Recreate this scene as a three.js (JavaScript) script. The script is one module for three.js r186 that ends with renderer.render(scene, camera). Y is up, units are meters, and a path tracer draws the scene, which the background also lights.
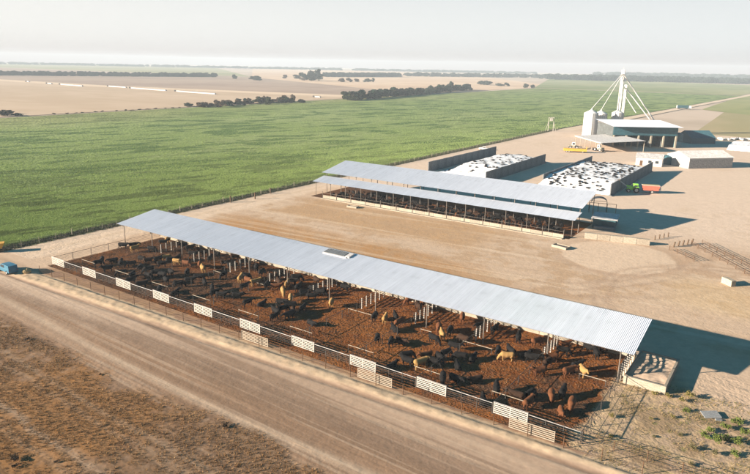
import * as THREE from 'three';
import { mergeGeometries, mergeVertices } from 'three/addons/utils/BufferGeometryUtils.js';
import { MarchingCubes } from 'three/addons/objects/MarchingCubes.js';

// ---------------------------------------------------------------- camera, sky, sun, exposure
const scene = new THREE.Scene();
const D2R = Math.PI / 180;
const camera = new THREE.PerspectiveCamera(41.37, 1024 / 647, 0.5, 30000);
camera.position.set(0, 40, 0);
{
  const yaw = 34.063 * D2R, pitch = 15.391 * D2R;
  camera.lookAt(-Math.sin(yaw) * Math.cos(pitch) * 100, 40 - Math.sin(pitch) * 100, -Math.cos(yaw) * Math.cos(pitch) * 100);
  camera.rotateZ(1.103 * D2R);
}
scene.add(camera);

const EXPOSURE = 4.3;
const renderer = new THREE.WebGLRenderer({ antialias: true });
renderer.toneMapping = THREE.LinearToneMapping;
renderer.toneMappingExposure = EXPOSURE;
renderer.shadowMap.enabled = true;

// low morning sun from the left, a little behind the camera
const SUN = new THREE.Vector3(-2.5, 1, 2.7).normalize();
const sun = new THREE.DirectionalLight(new THREE.Color().setRGB(1.0, 0.845, 0.69), 4.5);
sun.position.copy(SUN).multiplyScalar(400).add(new THREE.Vector3(-80, 0, -180));
sun.target.position.set(-80, 0, -180);
sun.shadow.radius = 1.2;
sun.castShadow = true;
Object.assign(sun.shadow.camera, { left: -220, right: 220, top: 120, bottom: -120, near: 10, far: 1200 });
sun.shadow.mapSize.set(4096, 4096);
scene.add(sun, sun.target);

// clear morning sky: pale hazy band low down, warmer towards the sun, deep blue above
{
  const W = 512, H = 256, d = new Float32Array(W * H * 4);
  const sunAz = Math.atan2(SUN.z, SUN.x);
  for (let j = 0; j < H; j++) {
    const el = ((j + 0.5) / H - 0.5) * 180;
    for (let i = 0; i < W; i++) {
      const az = ((i + 0.5) / W - 0.5) * 2 * Math.PI;
      const c = 0.5 + 0.5 * Math.cos(az - sunAz);              // 1 towards the sun
      const warm = Math.pow(c, 1.5);
      const e = Math.max(0, el);
      const k = 1 - Math.exp(-Math.pow(e / 11, 3.6));
      const hz = [0.735 + 0.20 * warm, 0.765 + 0.125 * warm, 0.765 + 0.05 * warm];
      const ze = [0.002, 0.15, 0.29];
      const low = Math.exp(-e / 0.9);                            // dusty pink line on the horizon
      const o = (j * W + i) * 4;
      const tint = [1 - 0.50 * low, 1 - 0.62 * low, 1 - 0.62 * low];
      for (let q = 0; q < 3; q++) d[o + q] = (hz[q] * (1 - k) + ze[q] * k) * tint[q] * 1.11 / EXPOSURE;
      d[o + 3] = 1;
    }
  }
  const t = new THREE.DataTexture(d, W, H, THREE.RGBAFormat, THREE.FloatType);
  t.mapping = THREE.EquirectangularReflectionMapping;
  t.magFilter = t.minFilter = THREE.LinearFilter;
  t.needsUpdate = true;
  scene.background = t;
  scene.environment = t;
}
scene.fog = new THREE.FogExp2(new THREE.Color().setRGB(0.75, 0.88, 0.985), 0.00018);

// ---------------------------------------------------------------- helpers
let seedState = 12345;
const rnd = () => { seedState = (seedState + 0x6D2B79F5) | 0; let t = Math.imul(seedState ^ (seedState >>> 15), 1 | seedState); t = (t + Math.imul(t ^ (t >>> 7), 61 | t)) ^ t; return ((t ^ (t >>> 14)) >>> 0) / 4294967296; };
const seed = (s) => { seedState = s | 0; };
const rr = (a, b) => a + (b - a) * rnd();
const NT = new Float32Array(65536);
for (let i = 0; i < 65536; i++) NT[i] = rnd();
function vn(x, y) {
  const xi = Math.floor(x), yi = Math.floor(y); let fx = x - xi, fy = y - yi;
  fx = fx * fx * (3 - 2 * fx); fy = fy * fy * (3 - 2 * fy);
  const a = (xi & 255), b = ((xi + 1) & 255), c = (yi & 255) << 8, e = ((yi + 1) & 255) << 8;
  const p = NT[a | c], q = NT[b | c], r = NT[a | e], s = NT[b | e];
  return p + (q - p) * fx + (r - p + (p - q - r + s) * fx) * fy;
}
const fbm = (x, y) => 0.5 * vn(x, y) + 0.27 * vn(x * 2.03 + 17.3, y * 2.03 + 5.1) + 0.15 * vn(x * 4.1 + 3.7, y * 4.1 + 11.9) + 0.08 * vn(x * 8.3 + 9.1, y * 8.3 + 2.3);
const ss = (a, b, x) => { let t = (x - a) / (b - a); t = t < 0 ? 0 : t > 1 ? 1 : t; return t * t * (3 - 2 * t); };
const mix = (o, c, t) => { o[0] += (c[0] - o[0]) * t; o[1] += (c[1] - o[1]) * t; o[2] += (c[2] - o[2]) * t; };
const used = {};
function numbered(n) { const k = used[n] = (used[n] ?? -1) + 1; return k ? n + '_' + String(k).padStart(3, '0') : n; }
function shadows(o) { o.traverse((m) => { if (m.isMesh) { m.castShadow = true; m.receiveShadow = true; } }); }
function tag(o, label, category, group) { o.userData.label = label; o.userData.category = category; if (group) o.userData.group = group; return o; }
function thing(name, label, category, x, y, z, turn = 0, group) {
  const g = new THREE.Group(); g.name = numbered(name); g.position.set(x, y, z); g.rotation.y = turn; scene.add(g); return tag(g, label, category, group);
}
function struct(m, name) { m.name = numbered(name); m.userData.kind = 'structure'; scene.add(m); return m; }
const UB = new THREE.BoxGeometry(1, 1, 1), UC = new THREE.CylinderGeometry(1, 1, 1, 8), UC16 = new THREE.CylinderGeometry(1, 1, 1, 20);
function mesh(parent, name, geo, mat, x = 0, y = 0, z = 0) { const m = new THREE.Mesh(geo, mat); m.name = name; m.position.set(x, y, z); parent.add(m); return m; }
function box(parent, name, mat, x, y, z, sx, sy, sz, ry = 0) { const m = mesh(parent, name, UB, mat, x, y, z); m.scale.set(sx, sy, sz); m.rotation.y = ry; return m; }
const V = (x, y, z) => new THREE.Vector3(x, y, z);
const YUP = V(0, 1, 0);
function pipe(parent, name, mat, p, q, r, geo = UC) {
  const m = mesh(parent, name, geo, mat); const d = q.clone().sub(p), L = d.length();
  m.position.copy(p).addScaledVector(d, 0.5); m.scale.set(r, L, r); m.quaternion.setFromUnitVectors(YUP, d.divideScalar(L)); return m;
}
function beam(parent, name, mat, p, q, w, h) {                 // box between two points, h is up
  const m = mesh(parent, name, UB, mat); const d = q.clone().sub(p), L = d.length(); d.divideScalar(L);
  const side = V(0, 1, 0).cross(d).normalize(), up = d.clone().cross(side);
  m.quaternion.setFromRotationMatrix(new THREE.Matrix4().makeBasis(side, up, d));
  m.position.copy(p).addScaledVector(d, L / 2); m.scale.set(w, h, L); return m;
}
const C = (r, g, b) => new THREE.Color().setRGB(r, g, b);
const S2 = new Uint8ClampedArray(4097);
for (let i = 0; i <= 4096; i++) { const l = i / 4096; S2[i] = 255 * (l <= 0.0031308 ? 12.92 * l : 1.055 * Math.pow(l, 1 / 2.4) - 0.055) + 0.5; }
const enc = (l) => S2[l <= 0 ? 0 : l >= 1 ? 4096 : (l * 4096) | 0];
function tex(W, H, fn, srgb = true) {                          // fn(u, v, out) with out in linear light
  const d = new Uint8Array(W * H * 4), o = [0, 0, 0];
  for (let j = 0; j < H; j++) for (let i = 0; i < W; i++) {
    fn((i + 0.5) / W, (j + 0.5) / H, o); const k = (j * W + i) * 4;
    for (let q = 0; q < 3; q++) d[k + q] = srgb ? enc(o[q]) : Math.max(0, Math.min(255, o[q] * 255));
    d[k + 3] = 255;
  }
  const t = new THREE.DataTexture(d, W, H, THREE.RGBAFormat); t.magFilter = THREE.LinearFilter; t.minFilter = THREE.LinearMipmapLinearFilter; t.generateMipmaps = true;
  t.wrapS = t.wrapT = THREE.RepeatWrapping; if (srgb) t.colorSpace = THREE.SRGBColorSpace; t.needsUpdate = true; return t;
}
const grime = tex(256, 256, (u, v, o) => { const n = 0.72 + 0.5 * (fbm(u * 9, v * 9) - 0.5) + 0.25 * (vn(u * 60, v * 14) - 0.5); o[0] = n; o[1] = n * 0.985; o[2] = n * 0.96; });
const M = (r, g, b, rough = 0.9, extra = {}) => new THREE.MeshPhysicalMaterial({ color: C(r, g, b), roughness: rough, specularIntensity: rough >= 0.85 ? 0.12 : 0.6, ...extra });
const MG = (r, g, b, rough = 0.9, extra = {}) => M(r, g, b, rough, { map: grime, ...extra });
const streaks = tex(256, 512, (u, v, o) => { const n = 0.90 + 0.10 * (fbm(u * 3, v * 5) - 0.5) + 0.12 * (vn(u * 40, v * 3) - 0.5) - 0.05 * ss(0.62, 0.8, fbm(u * 5 + 7, v * 9)); o[0] = n; o[1] = n * 0.995; o[2] = n * 0.985; });
const MS = (r, g, b, rough) => M(r, g, b, rough, { map: streaks });
const mat = {
  zinc: [0, 1, 2].map((i) => MS(0.68 - 0.015 * i, 0.715 - 0.015 * i, 0.775 - 0.015 * i, 0.55)),
  steel: M(0.16, 0.14, 0.12, 0.6, { metalness: 0.4 }),
  dark: M(0.05, 0.044, 0.038, 0.7), rust: MG(0.13, 0.08, 0.05, 0.85), galv: MG(0.42, 0.42, 0.42, 0.55, { metalness: 0.3 }),
  white: MG(0.5, 0.48, 0.44, 0.7), whitewash: MG(0.40, 0.36, 0.29, 0.95), dustyWhite: MG(0.36, 0.32, 0.26, 0.9),
  concrete: [0, 1, 2].map((i) => MG(0.33 + 0.03 * i, 0.295 + 0.03 * i, 0.24 + 0.025 * i, 0.95)),
  greyConcrete: [0, 1].map((i) => MG(0.20 + 0.03 * i, 0.22 + 0.03 * i, 0.235 + 0.03 * i, 0.95)),
  wood: MG(0.14, 0.10, 0.07, 0.9), tyre: M(0.02, 0.02, 0.021, 0.85), glass: M(0.03, 0.04, 0.05, 0.1, { metalness: 0.2 }),
  cladding: MG(0.10, 0.115, 0.12, 0.7),
  teal: MG(0.04, 0.125, 0.16, 0.6), bin: MG(0.8, 0.8, 0.78, 0.5), whiteSheet: MG(0.56, 0.56, 0.56, 0.6),
};
// ---------------------------------------------------------------- ground
const TRACK = (x) => -54.7 - 4.5 * (x + 111.6) / 100;           // edge between road and sand bank
const FENCE = (x) => -58.9 - 2.7 * (x + 111.6) / 100;           // outer fence line
const DIRT = [0.43, 0.32, 0.225];
function site(x, z, o) {
  const n1 = fbm(x * 0.045 + 40, z * 0.045 + 7), n2 = fbm(x * 0.23, z * 0.23 + 31), n3 = fbm(x * 1.1 + 9, z * 1.1), n4 = vn(x * 4.7, z * 4.7);
  o[0] = DIRT[0]; o[1] = DIRT[1]; o[2] = DIRT[2];
  const str = fbm(x * 0.012 + z * 0.01, z * 0.55 - x * 0.022);   // streaks along the lanes
  if (z > -62) {
    // front: road and dry veld
    const tr = TRACK(x);
    const back = ss(-55, -61, z) * ss(-117, -121, x);
    { const rc = [0.22, 0.14, 0.088]; mix(rc, [0.43, 0.325, 0.24], ss(-48.5, -52.5, z + (n2 - 0.5) * 3) * (0.55 + 0.45 * ss(-60, -100, x))); mix(o, rc, 0.95 * (1 - back)); }
    mix(o, [0.18, 0.118, 0.077], ss(0.50, 0.66, str) * 0.65 * (1 - back));
    mix(o, [0.34, 0.245, 0.17], ss(0.54, 0.36, str) * 0.5);
    const fine = vn(x * 0.03 + z * 0.02, z * 2.6 - x * 0.08); mix(o, [0.42, 0.32, 0.23], ss(0.66, 0.86, fine) * 0.4);
    // wheel tracks that swing across the road
    const sw = z + 49.2 + 2.4 * Math.sin((x + 120) * 0.028) ; mix(o, [0.185, 0.125, 0.085], Math.exp(-sw * sw / 2.6) * 0.7 * (0.5 + n2));
    const s3 = z + 46.5 - 1.6 * Math.sin((x + 90) * 0.04); mix(o, [0.42, 0.325, 0.235], Math.exp(-s3 * s3 / 0.5) * 0.6);
    // dry grass
    const edge = -43.2 + (n2 - 0.5) * 5 + (n1 - 0.5) * 9;
    const g = ss(edge - 0.6, edge + 1.8, z) * ss(0.2, 0.46, n2 * 0.6 + n3 * 0.4 + (z + 44) * 0.006);
    const gc = [0.175 + 0.09 * (n3 - 0.5), 0.095 + 0.05 * (n3 - 0.5), 0.043]; mix(gc, [0.225, 0.11, 0.036], ss(0.48, 0.66, n1)); mix(gc, [0.15, 0.095, 0.056], ss(0.52, 0.36, n1) * 0.7);
    mix(o, gc, g * 0.8);
    // bare tracks in the grass
    for (const [c, sl, w, a] of [[-29.6, 0.04, 0.30, 0.8], [-27.6, 0.04, 0.2, 0.35], [-36.5, 0.03, 0.25, 0.45], [-34.9, 0.03, 0.25, 0.4], [-22.5, 0.05, 1.1, 0.6]]) {
      const dd = z - c - sl * (x + 55) - (n2 - 0.5) * 1.2; mix(o, [0.30, 0.215, 0.145], Math.exp(-dd * dd / w) * a * ss(0.15, 0.5, n3));
    }
    const sp = ss(0.7, 0.84, vn(x * 2.1 + 7, z * 2.1 + 3)) * g; mix(o, [0.09, 0.058, 0.034], sp * 0.55);
    // dark damp rut at the foot of the bank
    const rt = z - tr - (n2 - 0.5) * 0.5; mix(o, [0.17, 0.115, 0.08], Math.exp(-rt * rt / 0.12) * 0.8);
    // sand bank
    const bank = ss(tr - 0.1, tr - 0.9, z + (n2 - 0.5) * 0.9) * (1 - back); const bc = [0.42, 0.32, 0.215]; mix(bc, [0.34, 0.25, 0.165], ss(0.46, 0.68, n3) * 0.7); mix(o, bc, bank);
    // trampled alley behind the outer fence
    const al = ss(FENCE(x) + 0.25, FENCE(x) - 0.5, z + (n3 - 0.5)); mix(o, [0.235 + 0.08 * (n3 - 0.5), 0.142 + 0.05 * (n3 - 0.5), 0.085], al * 0.92 * (1 - ss(-16, -10, x)) * (1 - back));
  }
  if (z <= -62) {
    // lot between and beside the sheds
    const a = ss(-124, -116, x + (n2 - 0.5) * 8) * ss(-48, -62, x + (n1 - 0.5) * 26);
    const near = ss(-119 + (n1 - 0.5) * 12 + (x + 85) * 0.06, -113 + (n1 - 0.5) * 12 + (x + 85) * 0.06, z) * ss(-91, -96, z);
    mix(o, [0.335, 0.195, 0.092], near * ss(-130, -118, x + (n2 - 0.5) * 6) * ss(-30, -56, x + (n1 - 0.5) * 30) * (0.75 + 0.5 * n3));
    const band = ss(-148, -143, z + (n2 - 0.5) * 4) * ss(-121, -128, z + (n1 - 0.5) * 9);
    mix(o, [0.37, 0.24, 0.132], band * a * (0.6 + 0.65 * n3));
    const rough = ss(-96, -104, z) * ss(-150, -140, z); mix(o, [0.34, 0.225, 0.13], rough * ss(0.50, 0.66, n2) * 0.6);
    const st2 = fbm(x * 0.022, z * 0.6 + x * 0.05); mix(o, [0.34, 0.235, 0.145], ss(0.56, 0.74, st2) * 0.3 * rough);
    mix(o, [0.56, 0.45, 0.33], ss(0.46, 0.3, st2) * 0.3 * rough);
    // swept round pad with a scuffed rim
    const pr = Math.hypot(x + 30, (z + 140.3) * 0.93) + (n2 - 0.5) * 1.2; mix(o, [0.36, 0.255, 0.175], Math.exp(-Math.pow((pr - 12.9) / 1.3, 2)) * 0.75 * (0.4 + n3) * ss(-46, -38, x));
    mix(o, [0.49, 0.375, 0.27], ss(12.2, 11.3, pr));
    // curved wheel tracks to the right of the pad
    for (const [cx, cz, R, w] of [[-62, -152, 46, 0.5], [-62, -152, 49.5, 0.5], [-58, -160, 58, 0.7], [-2, -120, 24, 0.6], [-2, -120, 26.5, 0.6]]) {
      const q = Math.hypot(x - cx, z - cz) - R + (n2 - 0.5) * 2.2; mix(o, [0.30, 0.21, 0.145], Math.exp(-q * q / w) * 0.45 * ss(-50, -30, x) * ss(-172, -150, z) * ss(-98, -108, z));
    }
    mix(o, [0.36, 0.25, 0.165], ss(-26, -16, x) * ss(-166, -158, z) * ss(-128, -136, z) * ss(0.38, 0.62, n2) * 0.7);
    // yellowish verge lower right of the yard
    mix(o, [0.47, 0.34, 0.19], ss(-22, -10, x) * ss(-140, -128, z) * ss(-112, -120, z) * 0.5);
    // shed apron and right-hand rough corner
    if (x > -15) {
      const c = ss(-90, -82, z + (n2 - 0.5) * 7 + Math.max(0, x + 8) * -0.9);
      const cc = [0.335 + 0.14 * (n3 - 0.5), 0.245 + 0.1 * (n3 - 0.5), 0.155]; mix(cc, [0.24, 0.17, 0.10], ss(0.5, 0.66, n2)); mix(cc, [0.10, 0.105, 0.03], ss(0.66, 0.76, n3 * 0.55 + n2 * 0.45 + (x > -8 ? 0.05 : 0)) * 0.7);
      mix(o, cc, c * 0.95);
      const h = z + 64.6 + x * 0.03; mix(o, [0.16, 0.10, 0.065], Math.exp(-h * h / 0.12) * 0.5 * n4);
    }
    // road beside the green field
    const rd = ss(-126, -129, x + (n2 - 0.5) * 3) * ss(-137.6, -136.2, x); mix(o, [0.52, 0.41, 0.305], rd * 0.75);
    const r2 = x + 131.8 + (n1 - 0.5) * 2; mix(o, [0.44, 0.335, 0.235], Math.exp(-r2 * r2 / 0.7) * rd * 0.6);
    // pale far yard
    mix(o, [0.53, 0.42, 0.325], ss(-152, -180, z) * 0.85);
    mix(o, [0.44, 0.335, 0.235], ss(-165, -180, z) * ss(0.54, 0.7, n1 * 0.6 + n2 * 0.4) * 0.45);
  }
  // dark weedy verge along the crop
  const vg = ss(-136.4, -137.6, x + (n3 - 0.5) * 1.6) ; mix(o, [0.115, 0.10, 0.07], vg * ss(0.25, 0.5, n3) * 0.9); mix(o, [0.085, 0.11, 0.035], vg * ss(0.5, 0.66, n2) * 0.8);
  const f = 0.86 + 0.20 * n3 + 0.10 * n4; o[0] *= f; o[1] *= f; o[2] *= f;
}
function siteHeight(x, z) {                                     // fine relief, 0..1 over 0.3 m
  let h = 0.35 * fbm(x * 0.5, z * 0.5 + 3) + 0.25 * fbm(x * 1.9, z * 1.9) + 0.1 * vn(x * 6, z * 6);
  if (z > -62) { h += 0.3 * fbm(x * 0.018 + z * 0.01, z * 1.5 - x * 0.045); h += 0.2 * ss(-45, -42, z) * vn(x * 2.3, z * 2.3); }
  else h += 0.16 * fbm(x * 0.03, z * 1.0 + x * 0.08);
  return h;
}
function penFloor(x, z, o) {
  const n1 = fbm(x * 0.07, z * 0.1), n2 = fbm(x * 0.35 + 3, z * 0.35), n3 = fbm(x * 1.6, z * 1.6), n4 = vn(x * 5.1, z * 5.1);
  o[0] = 0.122; o[1] = 0.041; o[2] = 0.011;
  mix(o, [0.18, 0.066, 0.017], ss(0.42, 0.64, n1 * 0.5 + n2 * 0.5) * 0.9);
  mix(o, [0.062, 0.036, 0.022], ss(0.52, 0.36, n2 * 0.55 + n1 * 0.45 + ss(-95, -60, x) * 0.06 - ss(-90, -110, x) * 0.05) * 0.85);
  mix(o, [0.05, 0.033, 0.024], ss(0.6, 0.76, n3) * 0.55);
  mix(o, [0.045, 0.024, 0.013], ss(-72, -100, x + (n1 - 0.5) * 40) * ss(0.3, 0.55, n2) * 0.7);
  mix(o, [0.20, 0.10, 0.04], ss(0.68, 0.85, n4) * 0.35);
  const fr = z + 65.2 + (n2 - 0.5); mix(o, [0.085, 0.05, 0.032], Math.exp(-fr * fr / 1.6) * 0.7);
  const f = 0.8 + 0.4 * n3; o[0] *= f; o[1] *= f; o[2] *= f;
  if (z > -91) { const e = Math.max(ss(-16.4, -15.2, x + (n2 - 0.5) * 2.4), ss(-120.2, -121.1, x + (n2 - 0.5) * 0.8)); if (e > 0) { const q = [0, 0, 0]; site(x < -60 ? Math.min(x, -121.3) : Math.max(x, -14.9), z, q); mix(o, q, e); } }
}
const penHeight = (x, z) => 0.4 * fbm(x * 0.8, z * 0.8) + 0.4 * fbm(x * 2.3, z * 2.3) + 0.2 * vn(x * 6.5, z * 6.5);
function sheet(x0, x1, z0, z1, y = 0, nx = 1, nz = 1, hf) {
  const p = [], uv = [], ix = [];
  for (let j = 0; j <= nz; j++) for (let i = 0; i <= nx; i++) {
    const x = x0 + (x1 - x0) * i / nx, z = z0 + (z1 - z0) * j / nz; p.push(x, y + (hf ? hf(x, z) : 0), z); uv.push(i / nx, 1 - j / nz);
    if (i < nx && j < nz) { const a = j * (nx + 1) + i; ix.push(a, a + nx + 1, a + 1, a + 1, a + nx + 1, a + nx + 2); }
  }
  const g = new THREE.BufferGeometry(); g.setAttribute('position', new THREE.Float32BufferAttribute(p, 3)); g.setAttribute('uv', new THREE.Float32BufferAttribute(uv, 2)); g.setIndex(ix); g.computeVertexNormals(); return g;
}
function tile(name, x0, x1, z0, z1, W, H, col, hgt, y = 0, bump = 0.3, geo) {
  const map = tex(W, H, (u, v, o) => col(x0 + (x1 - x0) * u, z1 + (z0 - z1) * v, o));
  const extra = { map };
  if (hgt) { extra.bumpMap = tex(W, H, (u, v, o) => { o[0] = o[1] = o[2] = hgt(x0 + (x1 - x0) * u, z1 + (z0 - z1) * v); }, false); extra.bumpScale = bump; }
  return struct(new THREE.Mesh(geo ?? sheet(x0, x1, z0, z1, y), M(1, 1, 1, 0.97, extra)), name);
}
tile('dry_grass_ground', -150, 30, -45, 20, 2048, 740, site, siteHeight, 0, 0.12);
tile('dirt_road', -150, 30, -54, -45, 2048, 104, site, siteHeight, 0, 0.1);
{ // bank of pushed-up sand between the road and the pens, with lumps
  const bankH = (x, z) => {
    const t = TRACK(x), f = FENCE(x); const n = fbm(x * 0.35, z * 0.6), m = fbm(x * 1.3, z * 1.3);
    const rise = ss(t + 0.15, t - 1.3, z) * ss(f + 0.1, f + 1.1, z); const rut = z - t - 0.25;
    return rise * (0.04 + 0.2 * n + 0.12 * m) * ss(-128, -116, x) * ss(24, 0, x) - 0.07 * Math.exp(-rut * rut / 0.1) * ss(-54.05, -54.5, z) + 0.03 * (m - 0.5) * ss(-54, -54.3, z) * ss(-62, -61.7, z);
  };
  tile('sand_bank', -150, 30, -62, -54, 2048, 128, site, siteHeight, 0, 0.05, sheet(-150, 30, -62, -54, 0, 600, 40, bankH));
}
tile('pen_floor', -121.2, -14.6, -90.6, -62, 2048, 640, penFloor, penHeight, 0, 0.24);
tile('field_road', -140, -121.2, -90.6, -62, 256, 384, site, siteHeight, 0, 0.2);
tile('rough_ground', -14.6, 30, -90.6, -62, 640, 420, site, siteHeight, 0, 0.26);
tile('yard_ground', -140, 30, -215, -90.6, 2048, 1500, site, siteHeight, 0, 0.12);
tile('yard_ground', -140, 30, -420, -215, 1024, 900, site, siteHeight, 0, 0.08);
tile('pen_floor', -124.4, -43.2, -168, -147.7, 1024, 256, penFloor, penHeight, 0.006, 0.2);

// green crop
function crop(x, z, o) {
  const n1 = fbm(x * 0.018, z * 0.011), n2 = fbm(x * 0.16 + z * 0.05, z * 0.05 - x * 0.02), n3 = fbm(x * 0.6 + z * 0.2, z * 0.22), n4 = vn(x * 2.4, z * 1.5);
  o[0] = 0.175; o[1] = 0.228; o[2] = 0.076;
  mix(o, [0.21, 0.255, 0.10], ss(0.42, 0.66, n1)); mix(o, [0.06, 0.108, 0.03], ss(0.50, 0.62, n2) * 0.85); mix(o, [0.15, 0.215, 0.06], ss(0.5, 0.32, n2) * 0.45);
  mix(o, [0.20, 0.19, 0.075], ss(-330, -454, x) * 0.35 * n1 * 2);
  const f = 0.72 + 0.4 * n3 + 0.18 * n4; o[0] *= f; o[1] *= f; o[2] *= f;
}
const cropH = (x, z) => 0.45 * fbm(x * 0.35 + z * 0.12, z * 0.14) + 0.35 * vn(x * 1.6, z * 0.9) + 0.2 * vn(x * 4, z * 3);
tile('crop_field', -300, -140, -420, -62, 1600, 2048, crop, cropH, 0.012, 0.5);
tile('crop_field', -300, -150, -62, 60, 1024, 640, crop, cropH, 0.012, 0.7);
tile('crop_field', -454, -300, -420, 60, 800, 1200, crop, cropH, 0.012, 0.8);
tile('crop_field', -454, -112, -1240, -420, 1024, 1024, crop, cropH, 0.012, 1.2, (() => {
  const g = sheet(-454, -112, -1240, -420, 0.012, 1, 1); const p = g.attributes.position; // the field road bends to the right far out
  for (let i = 0; i < p.count; i++) if (p.getX(i) > -200) p.setX(i, p.getZ(i) < -1000 ? -100 : -140); return g;
})());

// far country: one great sheet and the fields laid on it
function land(name, pts, y, c1, c2, sx, sz) {
  const s = new THREE.Shape(pts.map(([x, z]) => new THREE.Vector2(x, -z))); const g = new THREE.ShapeGeometry(s); g.rotateX(-Math.PI / 2); g.translate(0, y, 0);
  const uv = g.attributes.uv, p = g.attributes.position; for (let i = 0; i < p.count; i++) uv.setXY(i, p.getX(i) / 1200, p.getZ(i) / 1200);
  const map = tex(512, 512, (u, v, o) => { const n = fbm(u * sx, v * sz), m = vn(u * sx * 9, v * sz * 7); const t = ss(0.3, 0.7, n * 0.75 + m * 0.25); for (let q = 0; q < 3; q++) o[q] = c1[q] + (c2[q] - c1[q]) * t; });
  return struct(new THREE.Mesh(g, M(1, 1, 1, 1, { map })), name);
}
land('ground', [[-4800, 900], [1600, 900], [1600, -4700], [-4800, -4700]], -0.35, [0.36, 0.29, 0.22], [0.46, 0.37, 0.29], 9, 9);
land('stubble_field', [[-462, 300], [-462, -640], [-900, -560], [-1800, -560], [-1800, 300]], -0.05, [0.40, 0.30, 0.205], [0.45, 0.345, 0.245], 6, 14);
land('ploughed_field', [[-470, -690], [-470, -800], [-1250, -1250], [-3200, -1250], [-3200, -600], [-900, -600]], -0.05, [0.27, 0.20, 0.155], [0.33, 0.25, 0.19], 8, 8);
land('path', [[-462, -640], [-462, -690], [-900, -600], [-3200, -600], [-3200, -560], [-900, -560]], -0.05, [0.50, 0.385, 0.27], [0.56, 0.44, 0.32], 5, 5);
land('stubble_field', [[-470, -805], [-470, -1400], [-1500, -3000], [-3000, -3000], [-1260, -1255]], -0.05, [0.47, 0.34, 0.235], [0.54, 0.41, 0.29], 7, 7);
land('pasture', [[-1300, -1290], [-3200, -1290], [-4700, -2400], [-3000, -2700]], -0.05, [0.20, 0.21, 0.10], [0.30, 0.27, 0.15], 7, 7);
land('grass_field', [[-60, -430], [-92, -1240], [-60, -1900], [700, -1900], [700, -430]], -0.04, [0.26, 0.23, 0.115], [0.33, 0.265, 0.15], 12, 5);
land('grass_field', [[-96, -760], [-100, -1240], [-70, -1700], [600, -1700], [400, -620], [0, -640]], 0.0, [0.17, 0.20, 0.075], [0.24, 0.24, 0.10], 10, 4);
land('grass_field', [[-470, -1260], [-104, -1260], [-70, -2200], [-900, -2600]], -0.04, [0.16, 0.19, 0.075], [0.25, 0.25, 0.12], 8, 5);
land('path', [[-138, -420], [-128, -420], [-90, -1240], [-60, -2300], [-66, -2300], [-99, -1240]], 0.03, [0.50, 0.40, 0.29], [0.56, 0.45, 0.34], 40, 40);
land('path', [[-128, -420], [30, -420], [30, -452], [-60, -462], [-127, -520]], 0.02, [0.46, 0.35, 0.25], [0.54, 0.43, 0.32], 60, 60);
// ---------------------------------------------------------------- sheds
function sheetGeo(w, L, ribs) {                                  // ribbed steel sheet: x across, z from 0 to -L
  const p = [], ix = [], prof = []; const s = w / ribs;
  for (let i = 0; i < ribs; i++) prof.push([i * s, 0], [i * s + s * 0.45, 0], [i * s + s * 0.58, 0.045], [i * s + s * 0.87, 0.045]);
  prof.push([w, 0]);
  for (const [x, y] of prof) p.push(x, y, 0, x, y, -L);
  for (let i = 0; i < prof.length - 1; i++) { const a = i * 2; ix.push(a, a + 2, a + 1, a + 1, a + 2, a + 3); }
  const uo = (sheetGeo.k = ((sheetGeo.k ?? 0) + 0.37) % 1), uv = prof.flatMap(([x]) => [uo + x / 6, 0, uo + x / 6, L / 10]);
  let g = new THREE.BufferGeometry(); g.setAttribute('position', new THREE.Float32BufferAttribute(p, 3)); g.setAttribute('uv', new THREE.Float32BufferAttribute(uv, 2)); g.setIndex(ix); g = g.toNonIndexed(); g.computeVertexNormals(); return g;
}
function slopedRoof(parent, x0, x1, zf, yf, zr, yr, mats, pitch = 0.92) {   // sheets run from front eave up to the rear
  const L = Math.hypot(zr - zf, yr - yf), n = Math.round((x1 - x0) / pitch), w = (x1 - x0) / n, gs = [0, 1, 2, 3, 4, 5].map(() => sheetGeo(w, L, 4)), ang = Math.atan2(yr - yf, zf - zr);
  for (let i = 0; i < n; i++) { const m = mesh(parent, 'roof_sheet', gs[Math.floor(rnd() * 6)], mats[Math.floor(rnd() * mats.length)], x0 + i * w, yf + rr(0, 0.006), zf + rr(-0.02, 0.02)); m.rotation.x = ang; }
}
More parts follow.
